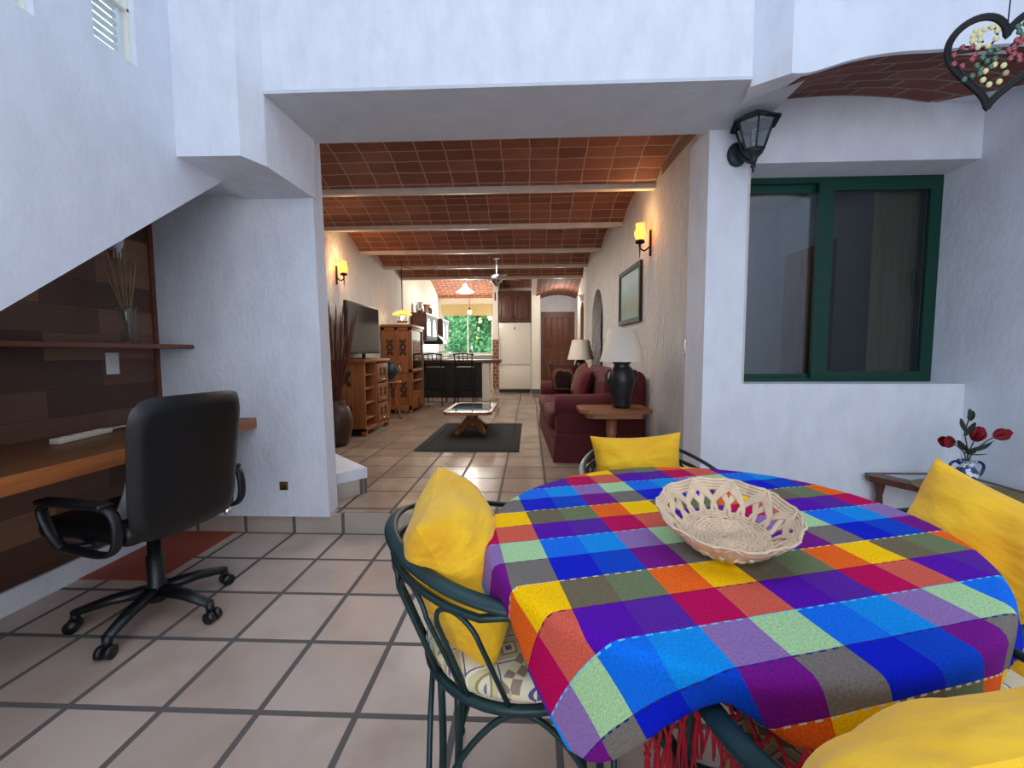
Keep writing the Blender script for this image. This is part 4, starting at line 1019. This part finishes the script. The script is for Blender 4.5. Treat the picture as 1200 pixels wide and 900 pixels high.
# sofa
def sofa():
    t = thing('sofa', 'maroon upholstered sofa with rolled arms along the right wall', 'sofa', (.225, 3.92, FZ), math.radians(2.3))
    L, D = 2.15, .838
    MB().box(.01, D, .0, L, .02, .27, .02).build('base', M['sofa'], t)
    sk = MB(); ys = [L*i/60 for i in range(61)]
    P = [[(.005-.012*(1-z/.2)*(1+.5*sin(i*2.1)), y, z) for i, y in enumerate(ys)] for z in (.004, .1, .2)]; sk.grid(P)
    xs = [.0+D*i/24 for i in range(25)]
    for y, s in ((0, -1), (L, 1)): sk.grid([[(x, y+s*(.006+.012*(1-z/.2)), z) for x in xs] for z in (.004, .1, .2)])
    sk.build('skirt', M['sofa'], t)
    for y0 in (.22, 1.085): MB().box(-.03, .62, y0, y0+.845, .27, .45, .05).build('seat_cushion', M['sofa'], t)
    for y0 in (.0, L-.21):
        ar = MB().box(.02, D-.05, y0+.02, y0+.19, .2, .55, .03)
        ar.tube([(.012, y0+.105, .52), (.4, y0+.105, .52), (D-.02, y0+.105, .55)], .105, 18); ar.build('arm', M['sofa'], t)
    bk = MB(); bk.box(.62, D+.02, .03, L-.03, .2, .78, .06, mtx=None); bk.tube([(.76, .05, .755), (.76, L-.05, .755)], .085, 16); bk.build('back', M['sofa'], t)
    for y0 in (.22, 1.085): MB().box(.50, .68, y0, y0+.84, .43, .78, .07).build('back_cushion', M['sofa'], t)
sofa()
for lb, m_, loc, rot, ab, sd in (('dark striped woven throw pillow at the far arm of the sofa', 'stripes', (.46, 5.80, .80), (.25, 0, math.radians(80)-PI/2-.2), (.2, .2, .07), 21),
        ('tan throw pillow leaning on the sofa back', 'tan', (.60, 5.25, .82), (.3, .2, math.radians(95)), (.2, .2, .07), 22),
        ('deep maroon throw pillow leaning on the sofa back nearest the table lamp', 'maroon', (.60, 4.85, .80), (.3, -.15, math.radians(92)), (.21, .2, .08), 23)):
    o = pillow_mesh(*ab, .006, sd, 16).build('throw_pillow', M[m_], None, lb, 'pillow', 'throw pillows on the sofa'); place(o, loc, rot)

def side_table(lb, x, y, rz):
    t = thing('side_table', lb, 'side table', (x, y, FZ), rz, 'wooden pedestal side tables')
    oc = [(-.22, -.20), (.26, -.20), (.30, -.15), (.30, .15), (.26, .20), (-.22, .20), (-.28, .14), (-.28, -.14)]
    MB().prism(oc, (0, 0, .028), XY(.525)).build('tabletop', M['oak'], t)
    MB().prism([(a*.8, b*.8) for a, b in oc], (0, 0, .045), XY(.48)).build('apron', M['oak'], t)
    MB().lathe([(.06, .08), (.05, .12), (.035, .16), (.05, .2), (.055, .26), (.035, .31), (.05, .34), (.042, .36), (.05, .48)], 20).build('pedestal', M['oak'], t)
    for k in range(4):
        a = k*PI/2+PI/4; MB().tube(smooth_path([(0, 0, .13), (.09*cos(a), .09*sin(a), .1), (.2*cos(a), .2*sin(a), .025)], 4), [.032]*5+[.026]*4, 8).build('leg', M['oak'], t)
side_table('wooden pedestal side table in front of the sofa arm holding the large lamp', .685, 3.62, .02)
side_table('wooden pedestal side table beyond the far end of the sofa', .70, 6.50, .02)
def lamp(lb, x, y, z, sc, body):
    t = thing('table_lamp', lb, 'table lamp', (x, y, z), 0, 'table lamps beside the sofa')
    k = sc
    MB().lathe([(.07*k, 0), (.075*k, .015*k), (.075*k, .04*k), (.085*k, .1*k), (.108*k, .2*k), (.112*k, .25*k), (.09*k, .32*k), (.06*k, .355*k), (.08*k, .38*k), (.085*k, .40*k), (.02*k, .405*k)], 28).build('lamp_body', M[body], t)
    MB().tube([(0, 0, .4*k), (0, 0, .66*k)], .006, 8).build('stem', M['brass'], t)
    if body == 'ceramic_dark':
        MB().lathe([(.178*k, .385*k), (.115*k, .655*k), (.112*k, .655*k), (.175*k, .385*k)], 36, cap=False).build('lamp_shade', M['lampshade'], t)
        for s in (-1, 1): MB().tube(smooth_path([(s*.105*k, 0, .21*k), (s*.13*k, 0, .25*k), (s*.12*k, 0, .30*k), (s*.09*k, 0, .31*k)], 4), .009, 6).build('handle', M[body], t)
    else:
        MB().lathe([(.2*k, .36*k), (.13*k, .66*k), (.127*k, .66*k), (.197*k, .36*k)], 4, cap=False).build('lamp_shade', M['lampshade'], t)
        o = t.children[-1]; o.rotation_euler = (0, 0, PI/4); 
        for p in o.data.polygons: p.use_smooth = False
lamp('large table lamp with black pottery base and cream cone shade', .765, 3.62, FZ+.5535, 1.0, 'ceramic_dark')
lamp('smaller table lamp with squared cream shade at the far end of the sofa', .76, 6.50, FZ+.5535, .98, 'ceramic_red')

# picture, switch on right wall
def on_right(y): return (RW(y)-.001, y)
ang = math.radians(2.3)
t = thing('framed_picture', 'dark framed pale blue print on the rough right wall', 'picture', (RW(4.63)-.002, 4.63, 1.741), ang)
MB().plate(rect(-.41, .41, -.29, .29), [rect(-.365, .365, -.245, .245)], (-.03, 0, 0), YZ(0)).build('frame', M['dark_in'], t)
MB().box(-.012, -.004, -.37, .37, -.25, .25).build('print', M['print'], t)
t = thing('light_switch', 'tall narrow metal switch plate on the rough right wall', 'switch', (RW(3.125)-.001, 3.125, 1.178), ang)
MB().box(-.008, 0, -.035, .035, -.06, .06, .002).build('cover_plate', M['steel'], t)
MB().box(-.013, -.008, -.012, .012, .01, .04).box(-.013, -.008, -.012, .012, -.04, -.01).build('rocker', M['white_plastic'], t)
# entry wall: uplight and arched wooden mirror
t = thing('uplight_sconce', 'small white half bowl uplight on the entry wall', 'wall light', (RW(8.0)-.002, 8.0, 2.19), 0)
MB().lathe([(.02, -.1), (.05, -.05), (.10, .0), (.095, .0), (.045, -.045)], 20, (-.02, 0, 0), .9, 1).build('bowl', M['kitchen_white'], t)
t = thing('arched_mirror', 'narrow arched wooden framed mirror on the entry wall', 'mirror', (RW(8.25)-.002, 8.25, 1.66), -.064)
am = arch(-.24, .24, -.42, .44)
MB().plate(am, [[(a*.72, b*.84) for a, b in am]], (-.03, 0, 0), YZ(0)).build('frame', M['door'], t)
MB().prism([(a*.73, b*.85) for a, b in am], (-.006, 0, 0), YZ(-.004)).build('mirror_glass', M['mirror'], t)

# ceiling fan
t = thing('ceiling_fan', 'white ceiling fan under the brick vault', 'ceiling fan', (-.52, 6.82, 2.28))
MB().lathe([(.02, .37), (.05, .35), (.05, .33), (.012, .32), (.012, .1), (.05, .09), (.095, .06), (.10, .02), (.08, -.03), (.05, -.05), (.03, -.08), (.001, -.1)], 24, cap=False).build('motor', M['steel'], t)
for k in range(4):
    a = k*PI/2+.35; d_ = Vector((cos(a), sin(a), 0)); s_ = Vector((-sin(a), cos(a), .12)); G = []
    for i in range(7): q = .1+.27*i/6; w_ = .045+.02*i/6; G.append([d_*q+s_*(w_*u)+Vector((0, 0, .02)) for u in (-1, 0, 1)])
    mb_ = MB().grid(G, False); mb_.grid([[p+Vector((0, 0, .008)) for p in r] for r in G], False); mb_.build('blade', M['beam'], t)

# ------------------------------------------------------------------ kitchen
t = thing('kitchen_bar', 'dark panelled kitchen bar counter with white end post and wood top', 'bar counter', (-1.5, 9.1, FZ))
MB().box(-.98, .50, -.14, .1, .07, .80).build('front_panel', M['dark_in'], t)
MB().box(.50, .645, -.16, .4, 0, .80, .01).build('end_post', M['kitchen_white'], t)
MB().box(-.98, .50, -.15, .1, 0, .07).build('plinth', M['tile_riser'], t)
MB().box(-1.0, .88, -.20, .42, .80, .865, .008).build('bar_top', M['cab'], t)
for x, lb in ((-1.88, 'dark metal bar stool nearer the armoire at the kitchen bar'), (-1.28, 'dark metal bar stool nearer the refrigerator at the kitchen bar')):
    t = thing('bar_stool', lb, 'bar stool', (x, 8.42, FZ), 0, 'bar stools at the kitchen bar')   # back at -y
    MB().box(-.17, .17, -.16, .18, .70, .74, .015).build('seat', M['dark_in'], t)
    for sx in (-1, 1):
        for sy in (-1, 1): MB().tube([(sx*.16, sy*.16, .70), (sx*.18, sy*.19, .0)], .012, 8).build('leg', M['black_metal'], t)
    bk = MB()
    for sx in (-1, 1): bk.tube([(sx*.16, -.15, .72), (sx*.175, -.2, 1.0)], .012, 8)
    bk.tube(smooth_path([(-.20, -.2, .98), (0, -.215, 1.0), (.20, -.2, .98)], 5), .014, 8); bk.tube([(-.165, -.175, .86), (.165, -.175, .86)], .01, 8)
    for q in (-.08, 0, .08): bk.tube([(q, -.175, .86), (q, -.205, .99)], .009, 6)
    bk.build('backrest', M['black_metal'], t)
    fr_ = MB()
    for a, b in (((-.17, -.18), (.17, -.18)), ((-.17, .18), (.17, .18))): fr_.tube([(a[0], a[1], .28), (b[0], b[1], .28)], .009, 6)
    fr_.build('foot_rail', M['black_metal'], t)
def glass_cab(lb, y0, y1, n):
    x0, x1, z0, z1 = -2.512, -2.20, 1.42, 2.0
    t = thing('wall_cabinet', lb, 'wall cabinet', (x0, y0, z0), 0, 'glass-fronted kitchen wall cabinets')
    MB().box(0, x1-x0, 0, .02, 0, z1-z0).build('side_panel', M['cab'], t)
    MB().box(0, x1-x0, y1-y0-.02, y1-y0, 0, z1-z0).build('side_panel', M['cab'], t)
    MB().box(0, x1-x0+.02, -.01, y1-y0, z1-z0-.03, z1-z0).build('top', M['cab'], t)
    MB().box(0, x1-x0, 0, y1-y0, 0, .03).build('bottom', M['dark_in'], t)
    w_ = (y1-y0)/n
    for k in range(n):
        a, b = k*w_+.01, (k+1)*w_-.01
        d_ = MB().plate(rect(a, b, .03, z1-z0-.03), [arch(a+.06, b-.06, .10, z1-z0-.09)], (.02, 0, 0), YZ(x1-x0)).build('door', M['dark_in'], t)
        MB().box(x1-x0+.005, x1-x0+.009, a+.05, b-.05, .09, z1-z0-.08).build('pane', M['tile_white'], d_)
glass_cab('first glass-fronted kitchen wall cabinet beyond the armoire, carrying jars', 9.05, 10.15, 2)
glass_cab('farther glass-fronted kitchen wall cabinet beside the kitchen window', 10.75, 11.6, 2)
t = thing('range_hood', 'dark range hood between the glass-fronted kitchen cabinets', 'range hood', (-2.53, 10.2, 1.36))
MB().prism([(0, 0), (.46, 0), (.46, .08), (.22, .3), (.22, .6), (0, .6)], (0, .5, 0), lambda a, b: (a, 0, b)).build('hood_body', M['black'], t)
MB().box(.46, .47, .05, .45, .02, .05).build('trim_strip', M['steel'], t)
for x, y, pr, m_, lb in ((-2.36, 9.25, [(.06, 0), (.085, .06), (.085, .15), (.06, .2), (.065, .23)], 'steel', 'grey lidded jar on top of the kitchen cabinet, nearest the armoire'),
        (-2.34, 9.62, [(.05, 0), (.09, .06), (.06, .14), (.12, .2), (.13, .22)], 'terracotta', 'brown flared pot in the middle on top of the kitchen cabinet'),
        (-2.34, 9.95, [(.06, 0), (.09, .1), (.08, .17), (.03, .2), (.03, .25), (.04, .26)], 'carve', 'dark bottle-shaped jug on top of the kitchen cabinet, nearest the window')):
    MB().lathe(pr, 20).build('ceramic_jar', M[m_], None, lb, 'jar', 'jars on top of the kitchen cabinet').location = (x, y, 2.0)
t = thing('kitchen_counter', 'white base cabinets with grey countertop under the kitchen window', 'kitchen counter', (0, 0, FZ))
MB().box(-2.575, -.96, 11.75, 12.28, 0, .85).box(-2.52, -2.05, 9.75, 11.75, 0, .85).build('base_cabinets', M['kitchen_white'], t)
MB().box(-2.575, -.95, 11.70, 12.29, .85, .89).box(-2.52, -2.0, 9.75, 11.70, .85, .89).build('countertop', M['granite'], t)
MB().box(-2.525, -2.515, 9.75, 11.70, .89, 1.3).build('backsplash', M['tile_white'], t)
t = thing('faucet', 'tall curved steel faucet at the kitchen window sink', 'faucet', (-1.62, 12.1, FZ+.8905))
MB().tube(smooth_path([(0, 0, 0), (0, 0, .2), (0, -.04, .28), (0, -.12, .3), (0, -.17, .24), (0, -.17, .2)], 6), .012, 10).lathe([(.03, 0), (.026, .02), (.014, .03)], 16).build('spout', M['steel'], t)
MB().tube([(.015, 0, .05), (.07, 0, .09)], .007, 8).build('lever', M['steel'], t)
t = thing('dish_rack', 'steel wire dish rack with crockery on the kitchen counter', 'dish rack', (-2.22, 11.1, FZ+.8905))
wr = MB()
for i in range(9): wr.tube(smooth_path([(-.15, -.2+i*.05, .0), (-.15, -.2+i*.05, .14), (.15, -.2+i*.05, .14), (.15, -.2+i*.05, .0)], 2), .004, 5)
for z in (.01, .14): wr.tube([(-.15, -.22, z), (.15, -.22, z), (.15, .22, z), (-.15, .22, z)], .005, 5, True)
wr.build('wire_frame', M['steel'], t)
# blind
bl = MB()
for i in range(4): bl.box(-2.50, -1.07, 12.27-.006*i, 12.285, 2.20+i*.08, 2.28+i*.08)
bl.build('roman_blind', M['valance'], None, 'folded woven blind across the top of the kitchen window', 'blind')
# white pendant and bare bulb pendant
t = thing('dome_pendant', 'white flared pendant lamp over the kitchen bar', 'pendant lamp', (-1.40, 9.4, 2.46))
MB().lathe([(.19, 0), (.17, .02), (.09, .08), (.06, .11), (.035, .17), (.03, .17), (.055, .105), (.085, .075), (.18, -.002)], 26, cap=False).build('shade', M['white_lit'], t)
MB().tube([(0, 0, .16), (0, 0, .50)], .03, 10).build('stem', M['kitchen_white'], t)
MB().ball((0, 0, .03), .04).build('bulb', M['white_lit'], t)
t = thing('bulb_pendant', 'bare warm bulb hanging on a cord before the kitchen window', 'pendant lamp', (-1.56, 11.2, 2.20))
MB().ball((0, 0, 0), .055).build('bulb', M['bulb'], t)
MB().lathe([(.02, .05), (.025, .08), (.02, .11)], 12).tube(smooth_path([(0, 0, .1), (0, 0, .3), (.1, -.3, .5), (.3, -.9, .75)], 6), .005, 6).build('cord', M['black_metal'], t)

# fridge
t = thing('refrigerator', 'white two-door refrigerator between the brick pillar and white column', 'refrigerator', (-.385, 10.95, FZ))
MB().box(-.395, .40, .0, .75, .06, 1.765, .01).build('cabinet', M['white_gloss'], t)
d_ = MB().box(-.40, .405, -.06, -.002, .70, 1.765, .014).build('door', M['white_gloss'], t)
MB().tube(smooth_path([(-.375, -.06, .74), (-.375, -.10, .78), (-.375, -.10, 1.38), (-.375, -.06, 1.42)], 4), .014, 8).build('handle', M['white_gloss'], d_)
MB().prism([(-.02, 1.60), (.02, 1.60), (.008, 1.625), (.012, 1.65), (0, 1.67), (-.012, 1.65), (-.008, 1.625)], (0, -.006, 0), XZ(-.06)).build('fridge_magnet', M['black'], d_)
d_ = MB().box(-.40, .405, -.06, -.002, .09, .69, .014).build('door', M['white_gloss'], t)
MB().box(-.39, -.22, -.085, -.06, .655, .675, .006).build('handle', M['white_gloss'], d_)
MB().box(-.39, .39, -.02, .7, 0, .07).build('kick_plate', M['black'], t)
t = thing('overhead_cabinet', 'dark wooden two-door cabinet above the refrigerator', 'wall cabinet', (-.385, 10.97, 1.925))
MB().box(-.41, .42, .02, .75, 0, .78).build('carcass', M['cab'], t)
for s in (-1, 1):
    a, b = (-.40, -.005) if s < 0 else (.005, .41)
    d_ = MB().box(a, b, 0, .02, .01, .76, .004).build('door', M['cab'], t)
    ar = [(q, z) for q, z in arch(a+.05, b-.05, .06, .71)]
    MB().plate(ar, [[((q-(a+b)/2)*.86+(a+b)/2, (z-.38)*.92+.38) for q, z in ar]], (0, -.008, 0), XZ(0)).build('raised_moulding', M['carve'], d_)
    MB().box((-.03 if s < 0 else .015), (-.015 if s < 0 else .03), -.02, 0, .06, .14).build('handle', M['black_metal'], d_)
# entry door
d = thing('door_2', None, None, (.725, 11.34, FZ)); tag(d, kind='structure')
MB().box(-.43, .43, 0, .05, .01, 2.06).build('door_leaf', M['door'], d)
pn = MB()
for i in range(4): pn.box(-.33+i*.165, -.33+i*.165+.14, -.012, 0, 1.14, 1.92, .006)
pn.box(-.33, -.02, -.012, 0, .90, 1.04, .006).box(.04, .32, -.012, 0, .90, 1.04, .006)
for i in range(2): pn.box(-.33+i*.35, -.33+i*.35+.31, -.012, 0, .14, .80, .006)
pn.build('door_panel', M['door'], d)
MB().ball((-.38, -.03, .95), .025).build('door_knob', M['brass'], d)
MB().plate(rect(-.50, .50, 0, 2.13), [[(-.435, -.001), (.435, -.001), (.435, 2.065), (-.435, 2.065)]], (0, -.02, 0), XZ(-.04)) if False else None
MB().box(-.435, -.40, -.03, .05, 0, 2.065).box(.40, .435, -.03, .05, 0, 2.065).box(-.435, .435, -.03, .05, 2.045, 2.07).build('door_frame', M['door'], d)
t = thing('wall_hook', 'small black iron hook on the white kitchen pillar', 'hook', (-.87, 10.899, 2.55))
MB().box(-.012, .012, -.006, 0, -.1, .1).tube(smooth_path([(0, -.006, -.02), (0, -.04, -.06), (0, -.05, -.02)], 4), .007, 6).build('hook_body', M['black_metal'], t)

# ------------------------------------------------------------------ light
def area(name, loc, rot, sx, sy, e, col=(1, 1, 1)):
    l = bpy.data.lights.new(name, 'AREA'); l.shape = 'RECTANGLE'; l.size = sx; l.size_y = sy; l.energy = e; l.color = col
    o = bpy.data.objects.new(name, l); C.objects.link(o); o.location = loc; o.rotation_euler = rot; return o
def point(name, loc, e, col, r=.05):
    l = bpy.data.lights.new(name, 'POINT'); l.energy = e; l.color = col; l.shadow_soft_size = r
    o = bpy.data.objects.new(name, l); C.objects.link(o); o.location = loc; return o
area('skylight', (.3, -.2, 4.6), (0, 0, 0), 3.2, 3.6, 52, (.76, .88, 1.0))
area('rear_fill_light', (.6, -2.55, 1.7), (PI/2, 0, 0), 3.4, 2.4, 80, (.90, .95, 1.0))  # soft fill added behind the camera; no door is modelled there
WARM = (1, .74, .38)
point('sconce_light', (LW(5.4)+.12, 5.4, 2.23), 24, WARM, .05)
point('sconce_light', (RW(4.0)-.12, 4.0, 2.23), 14, WARM, .05)
point('pendant_light', (-2.14, 7.2, 1.75), 5, WARM, .04)
point('dome_light', (-1.40, 9.4, 2.40), 60, (1, .93, .82), .1)
point('bulb_light', (-1.56, 11.2, 2.12), 10, (1, .8, .5), .05)
area('living_room_fill', (-.7, 5.4, 2.52), (0, 0, 0), 1.6, 3.0, 46, (1, .95, .88))  # added fill to brighten the corridor; no fixture hangs under this vault
area('kitchen_window_light', (-1.78, 12.2, 1.85), (-PI/2, 0, 0), 1.4, 1.3, 45, (.95, 1, .97))
point('entry_fill', (.7, 9.9, 2.35), 14, (1, .95, .88), .1)  # extra fill that lightens the entry door, without a fixture
point('bedroom_fill', (1.6, 4.1, 2.3), 5, (.9, .95, 1), .2)  # dim fill added so the room behind the glass shows; no lamp there
s = bpy.data.lights.new('sun', 'SUN'); s.energy = 4.5; s.angle = .05; so_ = bpy.data.objects.new('sun', s); C.objects.link(so_); so_.rotation_euler = (math.radians(38), 0, math.radians(-12))
w = bpy.data.worlds.new('world'); bpy.context.scene.world = w; w.use_nodes = True; bg = w.node_tree.nodes['Background']; bg.inputs[0].default_value = (.72, .9, 1, 1); bg.inputs[1].default_value = 2.2
vs = bpy.context.scene.view_settings; vs.view_transform = 'Standard'; vs.look = 'None'; vs.exposure = 0
